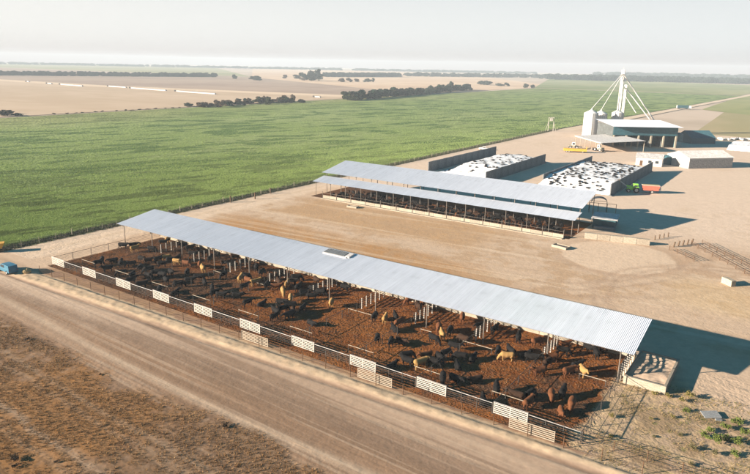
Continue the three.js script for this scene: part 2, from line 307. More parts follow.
{ // long open shed along the pens
  const x0 = -124.2, x1 = -13.6, zf = -80.2, yf = 4.5, zr = -90.4, yr = 6.0;
  const s = thing('cattle_shed', 'long open-sided shed with pale ribbed steel roof over the pens full of cattle', 'shed', (x0 + x1) / 2, 0, -85.3);
  const ox = s.position.x, oz = s.position.z;
  slopedRoof(s, x0 - ox, x1 - ox, zf - oz, yf, zr - oz, yr, mat.zinc);
  const k = (yr - yf) / (zr - zf), yAt = (z) => yf + (z - zf) * k;
  for (let i = 0; i <= 11; i++) {
    const x = -122.2 + i * (106.9 / 11) - ox;
    pipe(s, 'post', mat.steel, V(x, 0, -80.7 - oz), V(x, yAt(-80.7) - 0.3, -80.7 - oz), 0.085);
    pipe(s, 'post', mat.steel, V(x, 0, -89.9 - oz), V(x, yAt(-89.9) - 0.3, -89.9 - oz), 0.085);
    beam(s, 'rafter', mat.steel, V(x, yf - 0.22, zf - 0.1 - oz), V(x, yr - 0.22, zr + 0.1 - oz), 0.12, 0.26);
  }
  for (let i = 0; i <= 6; i++) { const z = zf - 0.15 - i * 1.64, y = yAt(z) - 0.055; beam(s, 'purlin', mat.steel, V(x0 - ox, y, z - oz), V(x1 - ox, y, z - oz), 0.07, 0.09); }
  // raised hatch near the ridge
  const h = new THREE.Group(); h.name = 'roof_hatch'; h.position.set(-68.4 - ox, yAt(-88.9) + 0.03, -88.9 - oz); h.rotation.x = Math.atan2(yr - yf, zf - zr); s.add(h);
  box(h, 'kerb', mat.whiteSheet, 0, 0.11, 0.95, 5.4, 0.22, 0.3); box(h, 'kerb', mat.whiteSheet, 2.75, 0.15, 0, 0.9, 0.3, 1.6); box(h, 'kerb', mat.galv, -2.75, 0.1, 0, 0.1, 0.2, 1.8);
  const lid = mesh(h, 'lid', sheetGeo(4.4, 1.7, 10), mat.greyConcrete[0], -2.5, 0.2, 0.75); lid.scale.y = 1; box(h, 'kerb', mat.galv, 0, 0.1, -0.95, 5.4, 0.2, 0.1);
  // feed bunk along the rear of the pens
  const b = thing('feed_bunk', 'low pale concrete feed bunk along the rear of the pens under the long roof', 'feed bunk', -68, 0, -89.2);
  seed(81); for (let i = 0; i < 30; i++) { const w = 106 / 30; box(b, 'wall_panel', mat.concrete[i % 3], -53 + w * (i + 0.5), 0.31 + rr(-0.02, 0.02), rr(-0.02, 0.02), w - 0.05, 0.62, 0.16); }
  for (let i = 0; i < 30; i++) { const w = 106 / 30; box(b, 'trough_floor', mat.concrete[(i + 1) % 3], -53 + w * (i + 0.5), 0.1, -0.6, w - 0.04, 0.2, 1.0); }
  pipe(b, 'neck_rail', mat.galv, V(-53, 1.15, 0.05), V(53, 1.15, 0.05), 0.045);
}
{ // double-roofed shed behind
  const x0 = -125.2, x1 = -42.8, s = thing('cattle_shed', 'long shed with two stepped pale steel roofs behind a low cream wall', 'shed', -84, 0, -158);
  const ox = -84, oz = -158;
  const lo = new THREE.Group(); lo.name = 'lower_roof'; s.add(lo); slopedRoof(lo, x0 - ox, x1 - ox, -149.6 - oz, 4.3, -155.2 - oz, 5.35, mat.zinc);
  const up = new THREE.Group(); up.name = 'upper_roof'; s.add(up); slopedRoof(up, x0 - 0.6 - ox, x1 - ox, -155.0 - oz, 6.35, -167.6 - oz, 8.75, mat.zinc);
  for (let i = 0; i <= 14; i++) {
    const x = -124 + i * 5.76 - ox;
    pipe(s, 'post', mat.steel, V(x, 0, -149.9 - oz), V(x, 4.2, -149.9 - oz), 0.08); pipe(s, 'post', mat.steel, V(x, 0, -155.3 - oz), V(x, 6.25, -155.3 - oz), 0.1);
    pipe(s, 'post', mat.steel, V(x, 0, -167.2 - oz), V(x, 8.5, -167.2 - oz), 0.1);
    beam(s, 'rafter', mat.steel, V(x, 4.14, -149.6 - oz), V(x, 5.18, -155.1 - oz), 0.1, 0.2); beam(s, 'rafter', mat.steel, V(x, 6.16, -155.1 - oz), V(x, 8.55, -167.5 - oz), 0.1, 0.24);
  }
  const w = thing('bunk_wall', 'long low cream concrete wall with upright posts before the double-roofed shed', 'wall', -82, 0, -147.6);
  seed(5); for (let i = 0; i < 27; i++) { const L = 75 / 27; box(w, 'wall_panel', mat.concrete[i % 3], -37.5 + L * (i + 0.5), 0.5, rr(-0.02, 0.02), L - 0.05, 1.0 + rr(-0.03, 0.03), 0.2); }
  for (let i = 0; i < 15; i++) box(w, 'kerb', mat.concrete[i % 3], -35 + i * 5, 0.09, 0.6, 4.95, 0.18, 0.85);
  for (let i = 0; i <= 14; i++) pipe(w, 'post', mat.steel, V(-37.4 + i * 5.35, 0, 0.18), V(-37.4 + i * 5.35, 2.3, 0.18), 0.06);
  pipe(w, 'rail', mat.steel, V(-37.4, 1.75, 0.18), V(37.5, 1.75, 0.18), 0.03);
  const e = thing('block_wall', 'short row of white concrete blocks beyond the end of the cream wall', 'wall', -33.4, 0, -153);
  e.rotation.y = Math.atan2(3.1, 14.4);
  for (let i = 0; i < 5; i++) box(e, 'block', mat.concrete[(i + 2) % 3], -5.9 + i * 2.95, 0.7, 0, 2.88, 1.4 + (i % 2) * 0.06, 0.9);
  // low handling house with flat roof at the shed end
  const c = thing('handling_shed', 'low flat-roofed handling shed in the shade at the end of double-roofed shed', 'shed', -40, 0, -167.5, 0.16);
  box(c, 'roof', mat.whiteSheet, 0, 2.55, 0, 6.4, 0.14, 8.2); box(c, 'wall', mat.teal, 0, 1.22, 3.4, 5.6, 2.3, 0.14); box(c, 'wall', mat.teal, -2.7, 1.22, 0, 0.14, 2.3, 6.6); box(c, 'wall', mat.teal, 0, 1.22, -3.4, 5.6, 2.3, 0.14); box(c, 'wall', mat.teal, 2.7, 1.22, 0, 0.14, 2.3, 6.6);
  box(c, 'fascia', mat.white, 3.24, 2.5, 2.0, 0.08, 0.42, 4); box(c, 'step', mat.greyConcrete[1], 0.4, 0.35, 4.6, 5.2, 0.7, 1.6);
  // brown pipe frame with a curved black cover
  const f = thing('cattle_crush', 'brown pipe frame with curved black cover standing behind the handling shed', 'frame', -45.5, 0, -181.5, 0.3);
  for (const [x, z] of [[-2.6, 0], [-0.2, 0], [2.2, 0], [4.6, 0], [-2.6, -3], [2.2, -3]]) pipe(f, 'post', mat.rust, V(x, 0, z), V(x, 2.9, z), 0.07);
  pipe(f, 'rail', mat.rust, V(-2.6, 2.9, 0), V(4.6, 2.9, 0), 0.06); pipe(f, 'rail', mat.rust, V(-2.6, 2.9, -3), V(2.2, 2.9, -3), 0.06);
  const ag = new THREE.CylinderGeometry(2.2, 2.2, 3.2, 18, 1, true, Math.PI / 2, Math.PI); ag.rotateZ(Math.PI / 2); ag.rotateX(Math.PI / 2); ag.rotateY(Math.PI / 2); ag.scale(1, 0.65, 1);
  mesh(f, 'cover', ag, M(0.03, 0.035, 0.04, 0.6, { side: THREE.DoubleSide }), 0, 2.95, -1.4);
}
// low troughs in the lot
function trough(x, z, turn, L, W, label) {
  const t = thing('water_trough', label, 'trough', x, 0, z, turn, 'troughs in the lot');
  box(t, 'side', mat.dustyWhite, 0, 0.27, W / 2, L, 0.54, 0.16); box(t, 'side', mat.dustyWhite, 0, 0.27, -W / 2, L, 0.54, 0.16);
  box(t, 'end', mat.dustyWhite, L / 2 - 0.08, 0.26, 0, 0.16, 0.52, W - 0.17); box(t, 'end', mat.dustyWhite, -L / 2 + 0.08, 0.26, 0, 0.16, 0.52, W - 0.17); box(t, 'water', M(0.05, 0.035, 0.03, 0.2), 0, 0.2, 0, L - 0.34, 0.4, W - 0.17);
}
trough(-104.6, -148.9 + 6, 0.1, 3.2, 1.3, 'small pale concrete trough near the field-road end of the cream wall');
trough(-42.4, -139.4, -0.25, 3.8, 1.8, 'wide low concrete trough near the swept round pad of sand');

// ---------------------------------------------------------------- fences and gates of the pens
const PX = (k) => -120.8 + 10.6 * k;
function gate(L, H, m) {
  const g = new THREE.Group();
  for (const x of [0, L / 2, L]) box(g, 'stile', m, x, H / 2 + 0.1, 0, 0.1, H, 0.07);
  for (let i = 0; i < 6; i++) box(g, 'bar', m, L / 2, 0.18 + i * (H - 0.16) / 5, 0.002, L + 0.06, 0.115, 0.05);
  return g;
}
const ORD = ['first', 'second', 'third', 'fourth', 'fifth', 'sixth', 'seventh', 'eighth', 'ninth', 'tenth', 'last'];
const whiteGate = gate(4.15, 1.4, mat.white);
for (let k = 0; k < 10; k++) {
  const g = k ? whiteGate.clone() : whiteGate; g.name = numbered('pen_gate'); scene.add(g); g.position.set(PX(k) + 0.05, 0.05, -63.1 - 0.04 * k);
  tag(g, `white barred gate of the ${ORD[k]} pen counted from the field road`, 'gate', 'white gates along the pen fronts');
}
{
  const f = thing('pipe_fence', 'grey pipe fence with pale top rail along the pen fronts between the white gates', 'fence', -68, 0, -63.2);
  for (let k = 0; k < 10; k++) {
    const a = PX(k) + 4.3 + 68, b = PX(k + 1) - 0.05 + 68, dz = -0.04 * k + 0.1;
    for (let i = 0; i < 5; i++) pipe(f, 'rail', i === 4 ? mat.galv : mat.dark, V(a, 0.28 + i * 0.28, dz), V(b, 0.28 + i * 0.28, dz), i === 4 ? 0.04 : 0.02);
    for (let i = 0; i < 4; i++) { const x = a + (b - a) * i / 3; pipe(f, 'post', mat.dark, V(x, 0, dz), V(x, 1.55, dz), 0.05); }
    pipe(f, 'rail', mat.galv, V(PX(k) + 68, 1.62, dz), V(a, 1.62, dz), 0.035);
  }
}
for (let k = 0; k <= 10; k++) {
  const x = k === 10 ? -15.0 : PX(k) - (k ? 0.12 : 0.1);
  const label = k === 0 ? 'pipe fence closing the pens on the side of the field road' : k === 10 ? 'pipe fence closing the pens beside the concrete dirt box' : `dividing fence between the ${ORD[k - 1]} and ${ORD[k]} pens from the field road`;
  const f = thing('divider_fence', label, 'fence', x, 0, -76.3, 0, 'fences dividing the pens');
  for (let i = 0; i <= 4; i++) { const z = 12.9 - i * 4.1; pipe(f, 'post', mat.dark, V(0, 0, z), V(0, 1.5, z), 0.05); }
  for (let i = 0; i < 4; i++) pipe(f, 'rail', mat.dark, V(0, 0.4 + i * 0.33, 12.9), V(0, 0.4 + i * 0.33, -3.6), i === 3 ? 0.04 : 0.013);
  if (k) {
    for (let i = 0; i < 6; i++) box(f, 'white_post', mat.white, 0, k === 10 ? 1.25 : 0.95, -4.9 - i * 1.35, 0.13, k === 10 ? 2.5 : 1.9, 0.13);
    for (let i = 0; i < 5; i++) { const y = k === 10 ? 1.0 + i * 0.33 : 0.4 + i * 0.34; pipe(f, 'rail', mat.dark, V(-0.16, y, -4.4), V(-0.16, y, -12.6), k === 10 ? 0.09 : 0.06); }
  } else for (let i = 0; i < 4; i++) pipe(f, 'rail', mat.steel, V(0, 0.4 + i * 0.33, -3.6), V(0, 0.4 + i * 0.33, -13), 0.03);
}
for (let k = 0; k < 9; k++) {
  const x = -115.7 + 11.1 * k, t = thing('rail_barrier', 'pale single-rail barrier standing inside the pens behind the front fence', 'barrier', x, 0, -66.4, 0, 'rail barriers behind the front fence');
  pipe(t, 'rail', mat.dustyWhite, V(-0.05, 1.2, 0), V(4.35, 1.2, 0), 0.042); for (const q of [0, 4.3]) pipe(t, 'post', mat.dark, V(q, 0, 0), V(q, 1.18, 0), 0.035);
}
for (const [x, L] of [[-57.9, 4.6], [-44.0, 1.8], [-36.8, 4.6], [-19.6, 3.4], [-90.5, 3.6], [-79.8, 3.4]]) {
  const t = thing('rail_barrier', 'pale single-rail barrier standing on the pen floor under the front eave line', 'barrier', x, 0, -78.2, 0, 'rail barriers below the eave');
  pipe(t, 'rail', mat.dustyWhite, V(-0.05, 0.85, 0), V(L + 0.05, 0.85, 0), 0.045); for (const q of [0, L]) pipe(t, 'post', mat.dark, V(q, 0, 0), V(q, 0.83, 0), 0.05);
}
{ // outer fence along the alley
  const f = thing('wire_fence', 'brown post and wire fence on the sand bank in front of the pens', 'fence', -68, 0, 0);
  for (let i = 0; i <= 27; i++) { const x = -117.5 + i * 4.05; pipe(f, 'post', mat.rust, V(x + 68, -0.1, FENCE(x)), V(x + 68, 1.5, FENCE(x)), 0.05); }
  for (let j = 0; j < 6; j++) pipe(f, 'wire', mat.rust, V(-49.5, 0.25 + j * 0.24, FENCE(-117.5)), V(59.85, 0.25 + j * 0.24, FENCE(-8.15)), 0.011);
  const og = gate(5.2, 1.35, mat.dustyWhite);
  [[-64.6, 'second fence gate line: dusty white gate on the sand bank beside the sixth pen'], [-43.6, 'dusty white gate on the sand bank before the eighth pen'], [-22.6, 'dusty white gate on the sand bank before the tenth pen']].forEach(([x], i) => {
    const g = i ? og.clone() : og; g.name = numbered('bank_gate'); scene.add(g); g.position.set(x, 0.02, FENCE(x) - 0.35); g.rotation.y = 0.027;
    tag(g, `dusty white barred gate in the outer fence before the ${['sixth', 'eighth', 'tenth'][i]} pen from the field road`, 'gate', 'dusty gates in the outer fence');
  });
  const r = thing('wire_fence', 'rusty low pipe fence running on from the pens across the weedy corner', 'fence', -15, 0, -64.2, 0.02);
  for (let i = 0; i <= 9; i++) pipe(r, 'post', mat.rust, V(i * 3.4, 0, 0), V(i * 3.4, 1.25, 0), 0.05);
  for (let j = 0; j < 4; j++) pipe(r, 'rail', mat.rust, V(0, 0.3 + j * 0.3, 0), V(30.6, 0.3 + j * 0.3, 0), 0.022);
}
{ // concrete box filled with dirt at the end of the shed
  const b = thing('concrete_box', 'open concrete box filled with pale dirt at the end of the pens', 'box', -12, 0, -85.6);
  box(b, 'wall', mat.whitewash, 0, 0.55, 4.75, 5.2, 1.1, 0.3); box(b, 'wall', mat.concrete[0], 2.45, 0.55, -0.1, 0.3, 1.1, 9.4); box(b, 'wall', mat.concrete[1], -2.45, 0.5, -0.1, 0.3, 1.0, 9.4); box(b, 'wall', mat.concrete[1], 0, 0.5, -4.95, 5.2, 1.0, 0.3);
  const fg = sheet(-2.3, 2.3, -4.8, 4.6, 0.72, 24, 48, (x, z) => 0.3 * (fbm(x * 0.7 + 4, z * 0.7) - 0.5) + 0.05 * vn(x * 4, z * 4) + 0.12 * Math.sin(z * 0.9));
  mesh(b, 'dirt_fill', fg, M(1, 1, 1, 1, { map: tex(128, 256, (u, v, o) => { const n = fbm(u * 7, v * 14), m = vn(u * 30, v * 60); o[0] = 0.34 + 0.14 * n + 0.05 * m; o[1] = 0.255 + 0.11 * n + 0.04 * m; o[2] = 0.185 + 0.08 * n + 0.03 * m; }) }));
}
const HERD = [[-113.8, -69.6, 327, 2, 0], [-119.4, -78.2, 34, 2, 0], [-118.1, -79.9, 60, 2, 0], [-115.3, -78.2, 90, 0, 3], [-115.0, -85.3, 49, 0, 0], [-115.5, -87.0, 121, 0, 3], [-104.8, -78.3, 64, 1, 3], [-112.4, -80.4, 26, 1, 0], [-108.1, -74.8, 13, 1, 0], [-105.3, -76.6, 86, 0, 0], [-108.6, -70.3, 144, 2, 0], [-107.0, -71.5, 238, 1, 0], [-111.4, -70.5, 257, 2, 0], [-102.2, -75.2, 47, 0, 0], [-101.1, -71.3, 250, 1, 0], [-103.4, -71.1, 314, 2, 0], [-102.9, -77.9, 54, 0, 0], [-102.9, -79.8, 123, 1, 1], [-98.4, -78.1, 10, 1, 2], [-93.4, -78.0, 153, 2, 3], [-95.8, -79.3, 137, 1, 2], [-90.2, -69.6, 50, 1, 0], [-90.2, -72.1, 50, 0, 0], [-90.2, -74.2, 40, 1, 0], [-90.2, -65.4, 317, 0, 0], [-98.4, -70.9, 53, 1, 0], [-96.6, -71.0, 187, 1, 0], [-86.2, -65.6, 106, 0, 0], [-81.3, -70.2, 86, 2, 0], [-106.2, -74.9, 57, 0, 1], [-102.7, -83.4, 35, 0, 0], [-87.5, -78.0, 283, 1, 0], [-83.3, -78.3, 120, 0, 3], [-109.0, -86.1, 276, 0, 0], [-100.9, -77.8, 14, 1, 3], [-94.2, -87.3, 55, 0, 1], [-106.9, -82.9, 39, 2, 1], [-79.6, -70.2, 30, 0, 0], [-77.2, -71.7, 35, 0, 0], [-73.5, -70.5, 80, 2, 0], [-71.6, -71.9, 96, 3, 0], [-79.6, -75.7, 82, 0, 0], [-81.3, -78.4, 357, 1, 2], [-76.8, -78.6, 298, 0, 0], [-79.6, -78.4, 73, 0, 3], [-72.3, -78.0, 319, 1, 3], [-75.9, -80.9, 146, 0, 1], [-66.6, -70.1, 166, 0, 0], [-65.6, -68.6, 89, 0, 0], [-83.7, -80.2, 14, 1, 0], [-75.0, -79.1, 38, 0, 2], [-74.0, -80.9, 117, 0, 3], [-69.0, -79.8, 63, 1, 0], [-69.0, -76.3, 309, 1, 3], [-64.8, -72.2, 137, 1, 1], [-69.0, -74.0, 23, 2, 0], [-66.7, -73.7, 220, 0, 0], [-66.6, -79.2, 39, 0, 0], [-66.6, -81.7, 18, 1, 0], [-61.9, -78.7, 300, 0, 3], [-59.7, -70.8, 344, 3, 0], [-64.2, -73.9, 104, 0, 0], [-66.7, -71.9, 69, 1, 0], [-64.1, -70.5, 274, 2, 0], [-69.0, -82.5, 203, 1, 0], [-71.3, -86.1, 330, 0, 1], [-52.7, -78.3, 290, 0, 0], [-50.9, -78.6, 111, 0, 3], [-49.9, -80.2, 134, 0, 0], [-48.2, -78.4, 269, 1, 2], [-47.7, -76.6, 147, 3, 0], [-51.8, -88.0, 241, 1, 2], [-49.5, -88.1, 302, 0, 2], [-49.1, -86.1, 320, 2, 1], [-47.7, -71.7, 300, 2, 0], [-45.4, -71.9, 298, 2, 0], [-44.7, -73.5, 352, 3, 1], [-41.1, -69.4, 54, 1, 0], [-40.1, -67.9, 180, 2, 0], [-38.4, -68.4, 72, 2, 3], [-41.4, -65.8, 84, 3, 0], [-40.5, -78.6, 130, 0, 3], [-40.8, -76.6, 348, 1, 0], [-42.0, -80.3, 300, 2, 2], [-40.2, -80.5, 285, 0, 0], [-37.1, -71.6, 329, 1, 0], [-37.1, -73.4, 70, 1, 0], [-37.1, -76.1, 7, 0, 0], [-37.1, -69.8, 6, 1, 0], [-34.1, -71.2, 127, 3, 0], [-34.9, -73.6, 200, 1, 0], [-33.5, -74.7, 95, 3, 0], [-30.5, -69.3, 238, 3, 1], [-33.8, -66.4, 296, 1, 0], [-38.8, -70.7, 248, 0, 2], [-31.3, -78.4, 290, 2, 0], [-29.6, -77.6, 204, 1, 3], [-29.8, -79.4, 142, 2, 0], [-28.1, -80.1, 60, 3, 0], [-26.6, -79.2, 12, 0, 0], [-24.3, -80.9, 224, 0, 2], [-24.3, -79.0, 262, 1, 1], [-24.3, -86.4, 46, 0, 2], [-23.8, -84.2, 18, 1, 0], [-21.1, -78.3, 63, 2, 2], [-19.5, -79.4, 310, 0, 3], [-20.7, -80.7, 61, 0, 0], [-19.6, -86.1, 118, 1, 0], [-19.2, -88.1, 118, 1, 1], [-20.8, -70.6, 290, 1, 2], [-19.9, -72.2, 94, 0, 0], [-18.1, -70.1, 280, 1, 2], [-18.7, -68.2, 296, 3, 2], [-22.5, -67.2, 84, 0, 2], [-23.0, -69.2, 78, 1, 0], [-27.0, -68.0, 114, 0, 0], [-27.3, -64.8, 119, 3, 0], [-32.7, -67.9, 343, 3, 0], [-86.5, -72.5, 149, 0, 0], [-83.4, -71.5, 141, 2, 0], [-98.4, -65.4, 84, 0, 0], [-95.0, -65.3, 65, 0, 0], [-107.9, -66.9, 253, 0, 0], [-112.7, -67.9, 81, 1, 0], [-103.7, -67.1, 236, 1, 0], [-100.8, -67.4, 302, 0, 0], [-93.4, -69.3, 161, 1, 0], [-98.4, -69.1, 3, 1, 0], [-96.4, -72.8, 340, 0, 0], [-93.9, -74.6, 129, 1, 0], [-97.2, -83.2, 120, 0, 0], [-92.8, -83.2, 59, 0, 1], [-90.2, -82.8, 209, 0, 0], [-85.6, -84.8, 312, 0, 0], [-82.6, -83.3, 105, 1, 0], [-79.7, -82.5, 143, 0, 1], [-74.5, -82.9, 15, 0, 0], [-71.5, -81.2, 105, 0, 0], [-106.7, -85.9, 79, 2, 0], [-101.3, -85.4, 252, 0, 1], [-98.4, -86.1, 172, 0, 0], [-90.2, -85.7, 87, 1, 0], [-90.2, -87.6, 315, 1, 2], [-79.6, -85.5, 235, 2, 0], [-75.4, -85.1, 43, 1, 0], [-69.0, -86.4, 71, 2, 2], [-64.8, -86.3, 2, 2, 0], [-41.0, -86.3, 113, 0, 2], [-37.3, -85.1, 257, 0, 0], [-34.9, -85.2, 86, 0, 0], [-37.1, -79.0, 170, 1, 1], [-30.7, -84.5, 108, 0, 0], [-28.0, -84.8, 71, 1, 2], [-21.1, -87.4, 328, 0, 0], [-24.3, -67.8, 183, 2, 1], [-24.3, -75.9, 228, 0, 2]];
// ---------------------------------------------------------------- cattle
function cowGeo(pose) {                                          // x forward, feet on y = 0
  const bones = []; const cap = (a, b, r1, r2) => bones.push([a, b, r1, r2]);
  const lie = pose === 3, dy = lie ? -0.62 : 0;
  const P = (x, y, z) => [x, y + dy, z];
  cap(P(-0.62, 1.02, 0), P(0.0, 0.94, 0), 0.37, 0.41); cap(P(0.0, 0.94, 0), P(0.56, 1.0, 0), 0.41, 0.38); cap(P(-0.74, 1.12, 0), P(-0.55, 0.98, 0), 0.27, 0.33); cap(P(0.62, 0.86, 0), P(0.3, 0.8, 0), 0.24, 0.24);
  cap(P(0.55, 1.22, 0), P(0.1, 1.2, 0), 0.16, 0.16);
  const head = pose === 1 ? [P(0.98, 0.78, 0), P(1.2, 0.42, 0.05), P(1.32, 0.13, 0.06)] : pose === 2 ? [P(1.02, 1.2, 0.1), P(1.25, 1.22, 0.2), P(1.55, 1.02, 0.3)] : [P(0.94, 1.24, 0), P(1.14, 1.36, 0), P(1.5, 1.18, 0.02)];
  cap(P(0.6, 1.06, 0), head[0], 0.32, 0.22); cap(head[0], head[1], 0.22, 0.165); cap(head[1], head[2], 0.165, 0.115);
  for (const s of [-1, 1]) cap(head[1], [head[1][0] - 0.05, head[1][1] + 0.05, head[1][2] + 0.24 * s], 0.06, 0.04);
  const legs = [[0.55, 0.2], [0.55, -0.2], [-0.66, 0.21], [-0.66, -0.21]];
  legs.forEach(([x, z], i) => {
    if (lie) { const f = i < 2; cap(P(x, 0.82, z), [x + (f ? 0.3 : 0.32), 0.14, z * 1.9], 0.16, 0.08); cap([x + (f ? 0.3 : 0.32), 0.14, z * 1.9], [x - 0.05, 0.09, z * 2.0], 0.08, 0.06); return; }
    const st = pose === 2 ? [0.18, -0.16, -0.2, 0.16][i] : [0.03, -0.04, -0.02, 0.05][i];
    if (i < 2) { cap([x, 0.85, z], [x + st * 0.5 + 0.02, 0.45, z], 0.15, 0.075); cap([x + st * 0.5 + 0.02, 0.45, z], [x + st, 0.07, z], 0.07, 0.065); }
    else { cap([x, 0.9, z], [x + 0.12 + st * 0.3, 0.66, z], 0.2, 0.12); cap([x + 0.12 + st * 0.3, 0.66, z], [x - 0.06 + st * 0.7, 0.42, z], 0.11, 0.07); cap([x - 0.06 + st * 0.7, 0.42, z], [x + 0.0 + st, 0.07, z], 0.068, 0.065); }
  });
  cap(P(-0.92, 1.16, 0), P(-1.02, 0.6, 0.03), 0.05, 0.045);
  const R = 46, mc = new MarchingCubes(R, new THREE.MeshBasicMaterial(), false, false, 20000); mc.isolation = 0;
  const half = R / 2, SX = 1.75, SY = 0.95, SZ = 0.75, CX = 0.25, CY = 0.8;
  for (let k = 0; k < R; k++) for (let j = 0; j < R; j++) for (let i = 0; i < R; i++) {
    const x = (i - half) / half * SX + CX, y = (j - half) / half * SY + CY, z = (k - half) / half * SZ; let d = 9;
    for (const [a, b, r1, r2] of bones) {
      const bx = b[0] - a[0], by = b[1] - a[1], bz = b[2] - a[2], L = bx * bx + by * by + bz * bz; let t = ((x - a[0]) * bx + (y - a[1]) * by + (z - a[2]) * bz) / L; t = t < 0 ? 0 : t > 1 ? 1 : t;
      const e = Math.hypot(x - a[0] - bx * t, y - a[1] - by * t, z - a[2] - bz * t) - (r1 + (r2 - r1) * t); const h = Math.max(0.06 - Math.abs(d - e), 0) / 0.06; d = Math.min(d, e) - h * h * 0.06 * 0.25;
    }
    mc.field[i + j * R + k * R * R] = -d;
  }
  mc.update(); const n = mc.count, p = new Float32Array(n * 3); let lo = 9;
  for (let i = 0; i < n; i++) { p[i * 3] = mc.positionArray[i * 3] * SX + CX; p[i * 3 + 1] = mc.positionArray[i * 3 + 1] * SY + CY; p[i * 3 + 2] = mc.positionArray[i * 3 + 2] * SZ; lo = Math.min(lo, p[i * 3 + 1]); }
  for (let i = 0; i < n; i++) p[i * 3 + 1] -= lo;
  let g = new THREE.BufferGeometry(); g.setAttribute('position', new THREE.BufferAttribute(p, 3)); g = mergeVertices(g, 1e-3); g.computeVertexNormals(); return g;
}
const cowGeos = [0, 1, 2, 3].map(cowGeo);
const coat = (r, g, b) => new THREE.MeshPhysicalMaterial({ color: C(r, g, b), roughness: 0.9, specularIntensity: 0.35 });
const hide = [coat(0.0055, 0.005, 0.005), coat(0.026, 0.013, 0.007), coat(0.095, 0.036, 0.014), coat(0.25, 0.15, 0.055)];
const HUE = ['black', 'dark brown', 'red-brown', 'golden cream'], POSE = ['standing', 'standing head down', 'walking', 'lying'];
seed(77);
for (const [x, z, a, pose, c] of HERD) {
  const m = new THREE.Mesh(cowGeos[pose], hide[c]); m.name = numbered('cow'); m.position.set(x, 0.0, z); m.rotation.y = a * D2R; const s = rr(0.93, 1.08); m.scale.set(s, s, s * rr(0.95, 1.1)); scene.add(m);
  const pen = Math.min(9, Math.max(0, Math.floor((x + 120.9) / 10.6)));
  const at = z > -71 ? 'by the front fence' : z > -80 ? 'mid floor' : 'under the roof';
  tag(m, `${HUE[c]} cow ${POSE[pose]} ${at}, ${ORD[pen]} pen from the field road`, 'cow', `${HUE[c]} cattle ${POSE[pose]} ${at} in the ${ORD[pen]} front pen`);
}
for (let i = 0; i < 46; i++) {                                    // herd feeding at the cream wall of the second shed
  const c = [0, 0, 0, 1, 1, 2][Math.floor(rnd() * 6)], pose = rnd() < 0.45 ? 1 : 0, m = new THREE.Mesh(cowGeos[pose], hide[c]); m.name = numbered('cow');
  const x = -117.5 + i * 1.56 + rr(-0.3, 0.3); m.position.set(x, 0, -150.6 + rr(-1.3, 0.2)); m.rotation.y = -Math.PI / 2 + rr(-0.35, 0.35); scene.add(m);
  tag(m, `${HUE[c]} cow ${POSE[pose]} facing the cream wall under the double roof`, 'cow', `${HUE[c]} cattle ${POSE[pose]} at the cream wall`);
}
for (let i = 0; i < 62; i++) {                                    // the rest of that herd, behind the feeding row
  const c = [0, 0, 0, 0, 1, 1][Math.floor(rnd() * 6)], pose = rnd() < 0.3 ? 1 : 0, m = new THREE.Mesh(cowGeos[pose], hide[c]); m.name = numbered('cow');
  m.position.set(-117 + (i % 31) * 2.3 + rr(-0.5, 0.5), 0, (i < 31 ? -153.6 : -157.4) + rr(-0.7, 0.7)); m.rotation.y = rr(0, 6.28); scene.add(m);
  tag(m, `${HUE[c]} cow ${POSE[pose]} loose on the floor behind the feeding row, double-roofed shed`, 'cow', `${HUE[c]} cattle ${POSE[pose]} behind the feeding row`);
}
